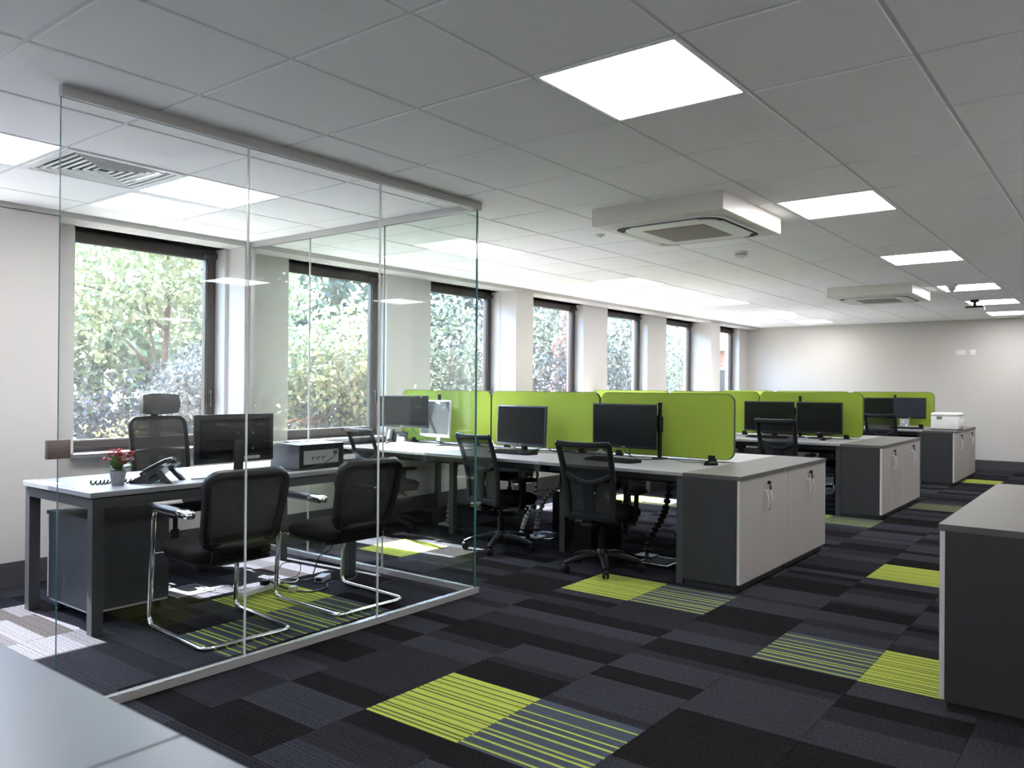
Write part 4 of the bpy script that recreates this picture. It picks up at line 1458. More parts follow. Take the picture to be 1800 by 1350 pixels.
def cable_spine(label, pts, m_='black_plastic', r_=0.022):
    t = thing('cable_spine', label, 'cable spine', pts[0], 0, 'jointed cable spines')
    p0 = Vector(pts[0])
    pp = smooth_path([Vector(p) - p0 for p in pts], 10)
    MB().tube(pp, r_ * 0.55, 8).build('cable_bundle', 'cable_black', t, smooth=50)
    b = MB()
    L = 0.0
    last = 0.0
    for k in range(1, len(pp)):
        L += (pp[k] - pp[k - 1]).length
        if L - last > 0.034:
            last = L
            d = (pp[k] - pp[k - 1]).normalized()
            q = d.to_track_quat('Z', 'Y').to_matrix().to_4x4()
            b.lathe([(r_ * 0.85, -0.013), (r_, -0.010), (r_, 0.010), (r_ * 0.85, 0.013)], 10, M=T(*pp[k]) @ q)
    o = b.build('vertebrae', m_, t, smooth=40)
    o['kind'] = 'stuff'
    MB().prism(round_rect(-0.075, 0.075, -0.06, 0.06, 0.02), 0.0, 0.012, 'xy').build('foot', m_, t, smooth=40)
    return t


def pc_tower(label, loc, rz=0.0, w=0.17, d=0.40, h=0.36):
    t = thing('computer_tower', label, 'computer', loc, rz, 'computer towers under the desks')
    MB().rbox(-w / 2, w / 2, -d / 2, d / 2, 0.012, h, 0.006).build('case', 'black_plastic', t, smooth=40)
    MB().rbox(-w / 2 + 0.006, w / 2 - 0.006, -d / 2 - 0.012, -d / 2 + 0.002, 0.02, h - 0.006, 0.004).build('front_panel', 'dark_plastic', t, smooth=40)
    MB().lathe([(0.010, 0), (0.010, 0.004)], 12, M=T(0, -d / 2 - 0.011, h - 0.05) @ R(PI / 2, 'X')).build('power_button', 'logo_grey', t, smooth=40)
    for x in (-1, 1):
        MB().rbox(x * w / 3 - 0.012, x * w / 3 + 0.012, -d / 2 + 0.02, d / 2 - 0.02, 0.0, 0.014, 0.003).build('foot', 'black_plastic', t)
    return t


def floor_box(label, loc, rz=0.0, s=0.105, lid=True):
    t = thing('floor_box', label, 'floor socket', loc, rz, 'floor socket boxes')
    b = MB()
    for q in range(4):
        b.box(-s, s, s - 0.006, s, 0.0, 0.005, M=R(q * PI / 2, 'Z'))
    b.build('trim', 'alu_bright', t)
    MB().box(-s + 0.006, s - 0.006, -s + 0.006, s - 0.006, 0.0, 0.003).build('lid', mat('lid_carpet', (0.02, 0.02, 0.022), 0.9, noise=0.3, nscale=200), t)
    MB().rbox(-0.03, 0.03, s - 0.03, s - 0.012, 0.003, 0.006, 0.001).build('handle', 'black_plastic', t)
    return t


# ================================================================ CORNER OFFICE BEHIND GLASS
t = thing('office_desk', 'pale grey desk on a dark square-leg frame inside the glass room', 'desk', (-4.735, 2.68, 0))
hx, hy = 0.425, 0.85
o = MB().rbox(-hx, hx, -hy, hy, DESK - 0.028, DESK, 0.002, 1).build('desk_top', ['desk_top_pale', 'desk_edge'], t)
for p in o.data.polygons:
    if abs(p.normal.z) < 0.5:
        p.material_index = 1
for sx_ in (-1, 1):
    for sy_ in (-1, 1):
        MB().box(sx_ * (hx - 0.035) - 0.028, sx_ * (hx - 0.035) + 0.028, sy_ * (hy - 0.04) - 0.028, sy_ * (hy - 0.04) + 0.028, 0, DESK - 0.085).build('leg', 'desk_leg', t)
for sy_ in (-1, 1):
    MB().box(-hx + 0.007, hx - 0.007, sy_ * (hy - 0.04) - 0.028, sy_ * (hy - 0.04) + 0.028, DESK - 0.085, DESK - 0.035).build('end_rail', 'desk_leg', t)
for sx_ in (-1, 1):
    MB().box(sx_ * (hx - 0.035) - 0.025, sx_ * (hx - 0.035) + 0.025, -hy + 0.068, hy - 0.068, DESK - 0.085, DESK - 0.035).build('side_rail', 'desk_leg', t)
    MB().box(sx_ * (hx - 0.06) - 0.01, sx_ * (hx - 0.06) + 0.01, -hy + 0.08, hy - 0.08, DESK - 0.036, DESK - 0.027).build('spacer', 'cab_plinth', t)

t = thing('drawer_pedestal', 'dark grey drawer unit on casters under the glass room desk', 'drawers', (-4.79, 2.13, 0))
MB().box(-0.25, 0.27, -0.21, 0.21, 0.07, 0.545).build('body', 'ped_dark', t)
MB().box(-0.275, 0.275, -0.213, 0.213, 0.545, 0.566).build('top', 'ped_dark', t)
MB().box(-0.25, 0.265, -0.205, 0.205, 0.058, 0.07).build('base_frame', 'ped_pale', t)
for k in range(3):
    d = MB().box(-0.272, -0.251, -0.208, 0.208, 0.072 + k * 0.158, 0.226 + k * 0.158).build('drawer', 'ped_pale', t)
    MB().tube([(-0.272, -0.06, 0.15 + k * 0.158), (-0.292, -0.055, 0.15 + k * 0.158), (-0.292, 0.055, 0.15 + k * 0.158), (-0.272, 0.06, 0.15 + k * 0.158)], 0.005, 8).build('handle', 'steel_satin', d, smooth=40)
for sx_ in (-1, 1):
    for sy_ in (-1, 1):
        b = MB().rbox(sx_ * 0.21 - 0.02, sx_ * 0.21 + 0.02, sy_ * 0.165 - 0.014, sy_ * 0.165 + 0.014, 0.03, 0.058, 0.005)
        for q in (-1, 1):
            b.lathe([(0.012, 0.0), (0.026, 0.002), (0.026, 0.012), (0.012, 0.014)], 14, M=T(sx_ * 0.21 + 0.01, sy_ * 0.165 + q * 0.002, 0.0265) @ R(-q * PI / 2, 'X'))
        b.build('caster', 'black_plastic', t, smooth=40)

executive_chair('high-backed black mesh swivel chair with a grey headrest, facing the glass', (-5.47, 2.875, 0), -PI / 2 - 0.05)
v1 = visitor_chair('chrome cantilever chair in front of the glass room desk, nearer the drawers', (-3.925, 2.31, 0), PI / 2 - 0.09)
copy_thing(v1, 'chrome cantilever chair in front of the glass room desk, nearer the short glass wall', (-3.885, 3.05, 0), PI / 2 - 0.05)

t = monitor('black monitor seen from behind on the glass room desk', (-4.60, 2.785, 0.957), -PI / 2 + 0.0, 0.53, 0.30, stand='black', group=None)
for sx_ in (-1, 1):
    for sz_ in (-1, 1):
        MB().lathe([(0.0045, 0), (0.0045, 0.003)], 10, M=T(sx_ * 0.05 - 0.06, 0.032, sz_ * 0.05 - 0.02) @ R(-PI / 2, 'X')).build('screw', 'screw', t)
MB().rbox(-0.16, -0.05, 0.031, 0.036, -0.135, -0.115, 0.002).build('port_panel', 'logo_grey', t)

ph1 = desk_phone('black desk telephone beside the red flowers in the glass room', (-4.53, 2.27, DESK), -PI * 0.29)
# curly cord lying on the desk
cp = []
for k in range(120):
    s_ = k / 119
    x, y = -4.66 + 0.13 * s_, 1.97 + 0.33 * s_
    cp.append((x + 0.010 * math.cos(k * 0.9) + 0.012 * math.sin(s_ * 14), y + 0.004 * math.sin(k * 0.9), DESK + 0.013 + 0.0105 * math.sin(k * 0.9)))
tag(MB().tube(cp, 0.0042, 6).build('curly_cable', 'cable_black', None, smooth=60), 'curly black telephone cord lying behind the flower pot', 'cable')
cable('phone_lead', 'thin black lead running over the glass room desk from the telephone', [(-4.47, 2.44, DESK + 0.004), (-4.45, 2.52, DESK + 0.004), (-4.50, 2.66, DESK + 0.004), (-4.47, 2.80, DESK + 0.004), (-4.52, 3.0, DESK + 0.004)], 0.003)

# flowering pot plant
t = thing('potted_kalanchoe', 'small red flowering plant in a grey pot', 'pot plant', (-4.54, 2.065, DESK))
MB().lathe([(0.028, 0.0), (0.030, 0.002), (0.040, 0.066), (0.043, 0.066), (0.044, 0.080), (0.040, 0.080), (0.037, 0.070)], 28).build('pot', 'pot_grey', t, smooth=40)
MB().lathe([(0.037, 0.066), (0.02, 0.071), (0.002, 0.072)], 20).build('soil', 'soil', t, smooth=40)
rp_ = random.Random(4)
for k in range(26):
    a = rp_.uniform(0, 2 * PI)
    el = rp_.uniform(0.25, 1.25)
    ln = rp_.uniform(0.052, 0.082)
    wd = ln * 0.33
    b = MB()
    base = Vector((0.010 * math.cos(a), 0.010 * math.sin(a), 0.075 + rp_.uniform(0, 0.035)))
    dr = Vector((math.cos(a) * math.cos(el), math.sin(a) * math.cos(el), math.sin(el)))
    sd = Vector((-math.sin(a), math.cos(a), 0))
    nm = dr.cross(sd)
    pts = []
    for q in range(5):
        s_ = q / 4
        w_ = wd * (0.25, 0.8, 1.0, 0.75, 0.05)[q]
        c_p = base + dr * ln * s_ + Vector((0, 0, -0.012 * s_ * s_))
        pts += [c_p - sd * w_ + nm * 0.004, c_p, c_p + sd * w_ + nm * 0.004]
    fs_ = []
    for q in range(4):
        fs_ += [(q * 3, q * 3 + 1, q * 3 + 4, q * 3 + 3), (q * 3 + 1, q * 3 + 2, q * 3 + 5, q * 3 + 4)]
    b.add(pts, fs_)
    b.build('leaf', 'plant_leaf', t, smooth=60)
for k in range(17):
    a = rp_.uniform(0, 2 * PI)
    rr = rp_.uniform(0.0, 0.066)
    tip = Vector((rr * math.cos(a), rr * math.sin(a), 0.165 + rp_.uniform(-0.012, 0.035) - rr * 0.5))
    MB().tube(smooth_path([(rr * 0.2 * math.cos(a), rr * 0.2 * math.sin(a), 0.075), tip * 0.6 + Vector((0, 0, 0.045)), tip], 4), 0.0015, 5).build('stem', 'plant_leaf', t, smooth=60)
    b = MB()
    for q in range(13):
        c_ = tip + Vector((rp_.uniform(-0.017, 0.017), rp_.uniform(-0.017, 0.017), rp_.uniform(-0.006, 0.010)))
        for h_ in range(4):
            an = h_ * PI / 2 + q
            u_ = Vector((math.cos(an), math.sin(an), 0.35)) * 0.0125
            v_ = Vector((-math.sin(an), math.cos(an), 0)) * 0.0065
            b.add([c_, c_ + u_ * 0.6 + v_, c_ + u_, c_ + u_ * 0.6 - v_], [(0, 1, 2, 3)])
    o = b.build('flower_head', 'petal_red', t)

# printer lying on the desk, its grey back plate to the visitors
t = thing('desktop_printer', 'black desktop printer with a grey rear plate on the glass room desk', 'printer', (-4.56, 3.30, DESK), 0.07)
prof = [(0.145, 0.004), (0.145, 0.165)] + [(p[0], p[1]) for p in arc(-0.055, 0.085, 0.085, PI / 2, PI, 8)] + [(-0.14, 0.004)]
MB().prism(prof, -0.19, 0.185, 'xz').build('body', 'printer_dark', t, smooth=40)
MB().prism([(0.146, 0.0), (0.146, 0.012), (-0.142, 0.012), (-0.142, 0.0)], -0.192, 0.187, 'xz').build('base', 'black_plastic', t)
MB().box(0.1445, 0.1475, -0.185, 0.18, 0.012, 0.16).build('rear_panel', 'black_plastic', t)
MB().box(0.1475, 0.150, -0.155, 0.135, 0.035, 0.125).build('rear_plate', 'printer_plate', t)
b = MB()
for k in range(9):
    b.box(0.150, 0.1505, -0.09 + 0.014 * k, -0.082 + 0.014 * k, 0.06 + 0.01 * (k % 3), 0.085)
b.box(0.150, 0.1505, 0.09, 0.125, 0.09, 0.115)
o = b.build('plate_print', 'cab_dark', t)
o['kind'] = 'stuff'
cable('printer_lead', 'black lead hanging across the grey printer plate', [(-4.405, 3.42, 0.83), (-4.385, 3.36, 0.80), (-4.38, 3.25, 0.757), (-4.39, 3.10, DESK + 0.006), (-4.45, 2.98, DESK + 0.004)], 0.003)

# power strip and leads on the floor
t = thing('power_strip', 'white extension socket block on the carpet between the visitor chairs', 'power strip', (-4.44, 2.87, 0), 0.2)
MB().rbox(-0.028, 0.028, -0.15, 0.15, 0.0, 0.032, 0.006).build('body', 'white_plastic', t, smooth=40)
for k in range(2):
    MB().rbox(-0.022, 0.022, 0.02 + k * 0.065, 0.065 + k * 0.065, 0.030, 0.062, 0.006).build('plug', 'black_plastic' if k == 0 else 'cable_white', t, smooth=40)
t = thing('power_adapter', 'grey power adapter brick on the sunlit carpet by the visitor chair', 'adapter', (-4.36, 3.28, 0), 0.5)
MB().rbox(-0.035, 0.035, -0.06, 0.06, 0.0, 0.036, 0.008).build('body', 'cable_grey', t, smooth=40)
MB().rbox(-0.02, 0.02, -0.063, -0.058, 0.008, 0.028, 0.002).build('inlet', 'black_plastic', t)
t = thing('plug', 'small yellowish plug lying beside the power strip', 'plug', (-4.27, 2.99, 0), 0.3)
MB().rbox(-0.022, 0.022, -0.022, 0.022, 0.0, 0.036, 0.005).build('body', mat('plug_cream', (0.5, 0.47, 0.32), 0.5, noise=0.05), t, smooth=40)
MB().box(-0.003, 0.003, 0.02, 0.036, 0.012, 0.024).build('pin', 'alu_bright', t)
cable('cable_white', 'white lead looping over the carpet into the power strip', [(-4.72, 2.66, 0.006), (-4.62, 2.70, 0.03), (-4.55, 2.73, 0.045), (-4.48, 2.75, 0.02), (-4.44, 2.74, 0.012)], 0.005, 'cable_white')
cable('cable_white', 'white lead curling between the power strip and the adapter brick', [(-4.46, 2.98, 0.05), (-4.52, 3.05, 0.02), (-4.45, 3.12, 0.006), (-4.52, 3.20, 0.006), (-4.58, 3.12, 0.006), (-4.62, 3.0, 0.006)], 0.004, 'cable_white')
cable('cable_black', 'black lead snaking from the power strip past the chair leg', [(-4.44, 2.93, 0.055), (-4.30, 3.0, 0.006), (-4.16, 3.05, 0.006), (-4.18, 3.18, 0.006), (-4.26, 3.25, 0.006), (-4.22, 3.42, 0.006), (-4.28, 3.50, 0.05)], 0.0045)
cable('cable_black', 'black lead rising from the adapter brick up to the desk', [(-4.38, 3.22, 0.02), (-4.44, 3.2, 0.006), (-4.46, 3.27, 0.01), (-4.45, 3.32, 0.14), (-4.42, 3.40, 0.20), (-4.44, 3.46, 0.42), (-4.50, 3.46, 0.70)], 0.004)
cable('cable_black', 'loose black lead looping under the far end of the glass room desk', [(-4.47, 3.44, 0.70), (-4.36, 3.44, 0.38), (-4.33, 3.40, 0.23), (-4.37, 3.45, 0.20), (-4.42, 3.47, 0.40), (-4.45, 3.48, 0.70)], 0.003)
cable('cable_black', 'thin black lead coiled on the sunlit carpet behind the adapter', [(-4.42, 3.27, 0.01), (-4.5, 3.12, 0.006), (-4.56, 3.08, 0.04), (-4.62, 3.16, 0.10), (-4.58, 3.26, 0.08), (-4.53, 3.20, 0.02), (-4.6, 3.1, 0.006), (-4.7, 3.02, 0.006)], 0.003)
floor_box('square floor socket lid under the glass room desk', (-4.80, 2.60, 0.0005), 0.0, 0.12)

# ================================================================ DESK ROWS
XE = -2.412          # where the desks meet the end cabinets
pos = ['beside the cabinets', 'in the middle', 'by the windows']


def cluster(n_, y0, dx, nm, ncol=3):
    yr = y0 + 1.68
    ysc = y0 + 0.84
    for k in range(ncol):
        w_ = 0.95 if (n_ == 3 and k == 2) else 1.2
        x0 = XE + dx - 1.2 * k - w_
        bench_desk('%s desk of the %s row, viewer side, %s' % (('grey', 'grey', 'sunlit')[k], nm, pos[k]), (x0, y0, 0), w_, top='desk_top', both=(k == ncol - 1), inset=0.02 if k == 0 else 0.34)
        bench_desk('%s desk of the %s row, far side, %s' % (('grey', 'grey', 'sunlit')[k], nm, pos[k]), (x0, yr, 0), w_, top='desk_top', both=(k == ncol - 1), back_side=-1)
        desk_screen('lime green fabric divider of the %s row, %s' % (nm, pos[k]), (x0 + 0.006, ysc, 0), w_ - 0.01)
    storage_cabinet('low grey door cabinet at the end of the %s row, nearer the viewer' % nm, (XE + dx + 0.002, y0 + 0.005, 0), 0.842)
    storage_cabinet('low grey door cabinet at the end of the %s row, further from the viewer' % nm, (XE + dx + 0.002, y0 + 0.848, 0), 0.842)


CY1, CY2, CY3 = 4.632, 8.05, 11.46
cluster(1, CY1, 0.0, 'nearest')
cluster(2, CY2, 0.0, 'second')
cluster(3, CY3, 0.07, 'last')

# nearest row: screens, keyboards, phones
monitor('wide black monitor on a pole, nearest the cabinets of the nearest row', (-3.30, 5.325, 0.985), 0.0, 0.59, 0.352)
monitor_pole('black monitor pole behind the screen nearest the cabinets', (-3.012, 5.40, DESK), 0.425, [(0.30, -0.02, -0.03), (0.24, -0.26, -0.03)])
monitor('dark monitor on a black stand in the middle of the nearest row', (-4.285, 5.24, 0.956), -0.08, 0.575, 0.345, 'lcd_grey' if False else 'lcd', 'bezel_blue', 'black', 0.05)
monitor('small silver-rimmed monitor in the sun, nearest row by the windows', (-5.33, 5.25, 0.985), -0.12, 0.44, 0.345, 'lcd_grey', 'bezel_silver', 'silver', 0.06, chin=0.03)
monitor('wide monitor on a pole, nearest row closest to the windows', (-5.575, 5.06, 1.052), 0.06, 0.64, 0.30, 'lcd', 'bezel_black')
monitor_pole('black monitor pole behind the small silver-rimmed screen', (-5.42, 5.40, DESK), 0.46, [(0.31, -0.08, -0.24)])
keyboard('black keyboard in front of the monitor nearest the cabinets', (-3.19, 4.99, DESK), -0.10)
keyboard('black keyboard in front of the middle monitor of the nearest row', (-4.20, 5.03, DESK), -0.06)
keyboard('sunlit white keyboard on the nearest row by the windows', (-5.48, 5.05, DESK), -0.15, 'white_plastic', 'white_plastic', 0.43)
mouse('black mouse at the end of the nearest desk row, under the green divider', (-2.475, 5.19, DESK), -0.9)
copy_thing(ph1, 'black desk telephone with a grey keypad on the nearest row by the windows', (-5.80, 5.21, DESK), 0.75)
cable('cable_black', 'thin mouse lead trailing along the nearest desk under the green divider', [(-2.50, 5.23, DESK + 0.004), (-2.60, 5.30, DESK + 0.004), (-2.72, 5.26, DESK + 0.004), (-2.85, 5.36, DESK + 0.006), (-2.95, 5.40, DESK + 0.004)], 0.0025)
cable('cable_black', 'black monitor leads dropping behind the keyboard nearest the cabinets', [(-3.34, 5.36, 0.84), (-3.30, 5.36, 0.78), (-3.22, 5.33, DESK + 0.012), (-3.10, 5.22, DESK + 0.005), (-3.02, 5.25, DESK + 0.005), (-2.92, 5.37, DESK + 0.008)], 0.0035)
cable('cable_black', 'second black lead below the monitor nearest the cabinets', [(-3.25, 5.36, 0.83), (-3.265, 5.36, 0.78), (-3.24, 5.35, DESK + 0.006), (-3.28, 5.38, DESK + 0.004)], 0.0035)
cable('cable_black', 'tangled black lead behind the stand of the middle monitor', [(-4.5, 5.36, DESK + 0.006), (-4.4, 5.38, 0.77), (-4.28, 5.36, DESK + 0.006), (-4.12, 5.38, 0.765), (-4.0, 5.36, DESK + 0.005), (-3.86, 5.34, 0.76), (-3.76, 5.38, DESK + 0.004)], 0.004)
cable('cable_white', 'white lead behind the middle monitor of the nearest row', [(-4.62, 5.38, DESK + 0.005), (-4.45, 5.35, 0.75), (-4.2, 5.37, DESK + 0.008), (-3.95, 5.38, 0.752), (-3.75, 5.36, DESK + 0.005)], 0.0035, 'cable_grey')
cable('cable_black', 'black lead hanging from the window-side pole monitor', [(-5.48, 5.10, 0.90), (-5.42, 5.12, 0.84), (-5.33, 5.2, 0.79), (-5.22, 5.33, 0.752), (-5.05, 5.36, DESK + 0.005)], 0.004)

# second row
monitor('black monitor of the second row left of the chair', (-3.44, CY2 + 0.68, 0.968), 0.0, 0.60, 0.345)
monitor('black monitor of the second row nearest its cabinets', (-2.85, CY2 + 0.66, 0.966), -0.03, 0.52, 0.35, stand='black')
monitor_pole('black monitor pole between the two screens of the second row', (-3.10, CY2 + 0.77, DESK), 0.455, [(0.30, -0.08, -0.04)])
keyboard('black keyboard in front of the monitors of the second row', (-3.35, CY2 + 0.40, DESK), 0.0)
mouse('black mouse on the second row behind the chair', (-2.72, CY2 + 0.42, DESK), 0.2)
# last row
monitor('black monitor of the last row behind the chair', (-3.085, CY3 + 0.68, 1.012), 0.0, 0.42, 0.30)
monitor('blue-tinted monitor of the last row nearest the white printer', (-2.65, CY3 + 0.67, 1.018), 0.05, 0.44, 0.30, 'lcd_blue')
monitor_pole('black monitor pole between the two screens of the last row', (-2.87, CY3 + 0.76, DESK), 0.455, [(0.30, -0.12, -0.04), (0.28, 0.12, -0.04)])
t = thing('desk_organiser', 'small grey organiser box on the last row below the monitors', 'organiser', (-2.66, CY3 + 0.42, DESK))
MB().rbox(-0.055, 0.055, -0.04, 0.04, 0.0, 0.13, 0.006).build('box', 'cable_grey', t, smooth=40)
MB().box(0.02, 0.045, -0.042, -0.039, 0.01, 0.06).build('card', 'white_plastic', t)
MB().lathe([(0.013, 0), (0.013, 0.003)], 12, M=T(-0.01, -0.0405, 0.09) @ R(PI / 2, 'X')).build('badge', 'white_plastic', t)
keyboard('black keyboard on the last row near the white printer', (-2.60, CY3 + 0.24, DESK), 0.05)

t = thing('office_printer', 'white laser printer standing on the cabinets of the last row', 'printer', (-2.11, CY3 + 0.46, DESK), 0.0)
MB().rbox(-0.175, 0.175, -0.19, 0.19, 0.012, 0.19, 0.012, 3).build('body', 'white_plastic', t, smooth=40)
MB().rbox(-0.178, 0.178, -0.193, 0.193, 0.188, 0.236, 0.022, 3).build('lid', 'white_plastic', t, smooth=40)
MB().rbox(-0.165, 0.165, -0.18, 0.18, 0.0, 0.014, 0.004).build('foot', 'vent_dark', t)
for k in range(6):
    MB().box(-0.10 + k * 0.012, -0.093 + k * 0.012, -0.1935, -0.188, 0.145, 0.185).build('vent_slot', 'vent_dark', t)
MB().rbox(0.172, 0.180, -0.15, 0.15, 0.03, 0.15, 0.004).build('paper_tray', 'white_plastic', t, smooth=40)
MB().rbox(0.176, 0.184, -0.05, 0.05, 0.165, 0.182, 0.003).build('output_lip', 'cable_grey', t, smooth=40)
for k in range(2):
    MB().lathe([(0.010, 0), (0.009, 0.004)], 12, M=T(0.179, 0.10 + k * 0.04, 0.212) @ R(PI / 2, 'Y')).build('button', 'cable_grey', t, smooth=40)

# chairs at the rows
c3 = task_chair('black mesh task chair nearest the cabinets, viewer side of the nearest row', (-3.06, 4.665, 0), 0.08, 0.28)
copy_thing(c3, 'black mesh task chair in the middle of the nearest row, partly behind the glass edge', (-4.09, 4.765, 0), -0.18)
copy_thing(c3, 'black mesh task chair by the windows, seen through the glass room', (-5.43, 4.76, 0), -0.17)
copy_thing(c3, 'black mesh task chair on the far side of the nearest row, closest to the cabinets', (-2.98, 6.22, 0), PI + 0.5)
copy_thing(c3, 'black mesh task chair on the far side of the nearest row, in the middle', (-4.12, 6.28, 0), PI - 0.3)
copy_thing(c3, 'black mesh task chair on the far side of the nearest row, by the windows', (-5.25, 6.25, 0), PI + 0.2)
q = copy_thing(c3, 'black mesh task chair in front of the two monitors of the second row', (-2.99, 8.05, 0), 0.0)
q.scale = (1, 1, 1.06)
copy_thing(c3, 'black mesh task chair of the second row half hidden by the nearest green divider', (-3.78, 8.15, 0), -0.35)
copy_thing(c3, 'black mesh task chair on the far side of the second row', (-2.95, 9.66, 0), PI + 0.3)
q = copy_thing(c3, 'black mesh task chair of the last row in front of the left monitor', (-2.83, 11.50, 0), 0.0)
q.scale = (1, 1, 1.03)
copy_thing(c3, 'black mesh task chair on the far side of the last row', (-2.80, 13.15, 0), PI - 0.2)

# under the nearest row
cable_spine('pale jointed cable spine curving down behind the middle chair', [(-4.16, 5.30, 0.004), (-4.15, 5.32, 0.16), (-4.08, 5.34, 0.34), (-3.94, 5.36, 0.47), (-3.90, 5.38, 0.60)], 'cable_grey')
cable_spine('white and black jointed cable spine beside the middle chair post', [(-4.26, 5.22, 0.004), (-4.22, 5.22, 0.14), (-4.12, 5.22, 0.32), (-4.10, 5.24, 0.52), (-4.12, 5.26, 0.62)], 'white_plastic', 0.018)
cable_spine('black jointed cable spine behind the chair nearest the cabinets', [(-3.02, 5.22, 0.004), (-3.0, 5.24, 0.14), (-2.90, 5.26, 0.32), (-2.86, 5.26, 0.48), (-2.86, 5.28, 0.62)], 'black_plastic', 0.028)
cable_spine('wire cable spine hanging by the windows, seen through the glass', [(-5.18, 5.28, 0.004), (-5.16, 5.28, 0.2), (-5.10, 5.28, 0.4), (-5.06, 5.28, 0.62)], 'cable_grey', 0.02)
floor_box('square floor socket lid with a bright rim behind the middle chair', (-4.14, 5.43, 0.0005), 0.0, 0.13)
floor_box('square floor socket lid with a bright rim behind the chair nearest the cabinets', (-2.86, 5.15, 0.0005), 0.0, 0.13)
pc_tower('black computer tower standing under the far side desks behind the middle chair', (-4.02, 5.72, 0), PI / 2 - 0.1, 0.20, 0.42, 0.36)
pc_tower('black computer tower standing behind the chair nearest the cabinets', (-3.45, 5.20, 0), 0.0, 0.18, 0.42, 0.38)
t = thing('sticky_notes', 'small yellow note pad on the computer behind the middle chair', 'note pad', (-4.13, 5.72, 0.36), 0.2)
MB().box(-0.035, 0.035, -0.035, 0.035, 0.0, 0.022).build('pad', 'yellow_note', t)
MB().box(-0.035, 0.035, -0.035, 0.030, 0.022, 0.0235).build('top_sheet', 'yellow_note', t)
for k, (x, lb) in enumerate(((-2.55, 'thin black lead hanging to the floor beside the nearest cabinets'), (-2.62, 'second thin black lead hanging beside the nearest cabinets'))):
    cable('cable_black', lb, [(x, 5.3, 0.62), (x - 0.04, 5.32, 0.45), (x + 0.03, 5.34, 0.28), (x + 0.06, 5.36, 0.10), (x + 0.02, 5.4, 0.006)], 0.003)
for k, (x, lb) in enumerate(((-3.92, 'bundle of thin black leads under the middle desk, left strand'), (-3.86, 'bundle of thin black leads under the middle desk, centre strand'), (-3.78, 'bundle of thin black leads under the middle desk, right strand'))):
    cable('cable_black', lb, [(x - 0.1 + 0.1 * k, 5.3, 0.68), (x - 0.05, 5.33, 0.60), (-3.88, 5.36, 0.54), (-3.89, 5.37, 0.50)], 0.004)
t = thing('power_adapter', 'black power brick hanging on the floor beside the nearest cabinets', 'adapter', (-2.50, 5.42, 0), 0.1)
MB().rbox(-0.03, 0.03, -0.03, 0.03, 0.0, 0.12, 0.008).build('body', 'black_plastic', t, smooth=40)
MB().rbox(-0.012, 0.012, -0.012, 0.012, 0.118, 0.135, 0.003).build('cable_boss', 'black_plastic', t, smooth=40)

# ================================================================ RIGHT EDGE AND FOREGROUND
storage_cabinet('low dark cabinet at the right edge of the view, nearest the viewer', (-0.188, 3.455, 0), 0.862, 0.45, -1, 0.752, 'low cabinets at the right edge', keys=False)
storage_cabinet('low dark cabinet at the right edge of the view, second one back', (-0.188, 4.319, 0), 0.83, 0.45, -1, 0.752, 'low cabinets at the right edge', keys=False)

for nm_, yb in (('nearest', 3.455), ('second', 6.95), ('last', 10.4)):  # out of view, added so their pale tops bounce light upwards
    for k in range(2):
        bench_desk('added unseen pale desk of the %s row beyond the right edge, viewer side, number %s' % (nm_, ('one', 'two')[k]), (-0.184 + 1.2 * k, yb, 0), top='desk_top_pale', group='added desks beyond the right edge')
        bench_desk('added unseen pale desk of the %s row beyond the right edge, far side, number %s' % (nm_, ('one', 'two')[k]), (-0.184 + 1.2 * k, yb + 1.68, 0), top='desk_top_pale', back_side=-1, group='added desks beyond the right edge')


def fore_table(label, x0, x1, y0, y1):
    t = thing('meeting_table', label, 'table', (x0, y0, 0), 0, 'grey tables in the foreground')
    w, d = x1 - x0, y1 - y0
    o = MB().rbox(0, w, 0, d, DESK - 0.025, DESK, 0.003, 2).build('table_top', ['desk_top_sky_tint', 'desk_edge'], t)
    for p in o.data.polygons:
        if abs(p.normal.z) < 0.4:
            p.material_index = 1
    for x in (0.06, w - 0.06):
        for y in (0.06, d - 0.06):
            MB().box(x - 0.025, x + 0.025, y - 0.025, y + 0.025, 0, DESK - 0.07).build('leg', 'desk_leg', t)
        MB().box(x - 0.025, x + 0.025, 0.035, d - 0.035, DESK - 0.07, DESK - 0.025).build('end_rail', 'desk_leg', t)
    return t


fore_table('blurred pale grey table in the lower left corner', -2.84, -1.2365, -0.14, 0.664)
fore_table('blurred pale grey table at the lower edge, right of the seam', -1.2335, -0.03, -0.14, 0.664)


# ================================================================ OUTSIDE THE WINDOWS
GZ = -0.35
lawn = MB().box(-60, -6.44, -25, 60, GZ - 0.1, GZ).build('lawn', 'grass')
tag(lawn, 'strip of grass outside the windows', 'lawn', kind='structure')
path = thing('bounce_paving', 'unseen pale paving added outside to bounce sunlight onto the ceiling', 'path', (-9.1, 6.0, GZ))  # hidden below the sills, added as a sunlit reflector
path['kind'] = 'structure'
MB().box(-0.95, 0.95, -14.0, 10.5, -0.05, 0.012).build('bed', mat('mortar_pale', (0.34, 0.33, 0.31), 0.9, noise=0.1), path)
slab_me = MB().rbox(-0.305, 0.305, -0.305, 0.305, 0.0, 0.035, 0.006, 1).mesh('paving_slab', mat('paving_bounce', (0.58, 0.56, 0.54), 0.85, noise=0.12, nscale=6))
for i in range(3):
    for j in range(39):
        o = bpy.data.objects.new('paving_slab', slab_me)
        COL.objects.link(o)
        o.parent = path
        o.location = (-0.62 + 0.62 * i, -13.6 + 0.62 * j, 0)
rng = np.random.default_rng(3)


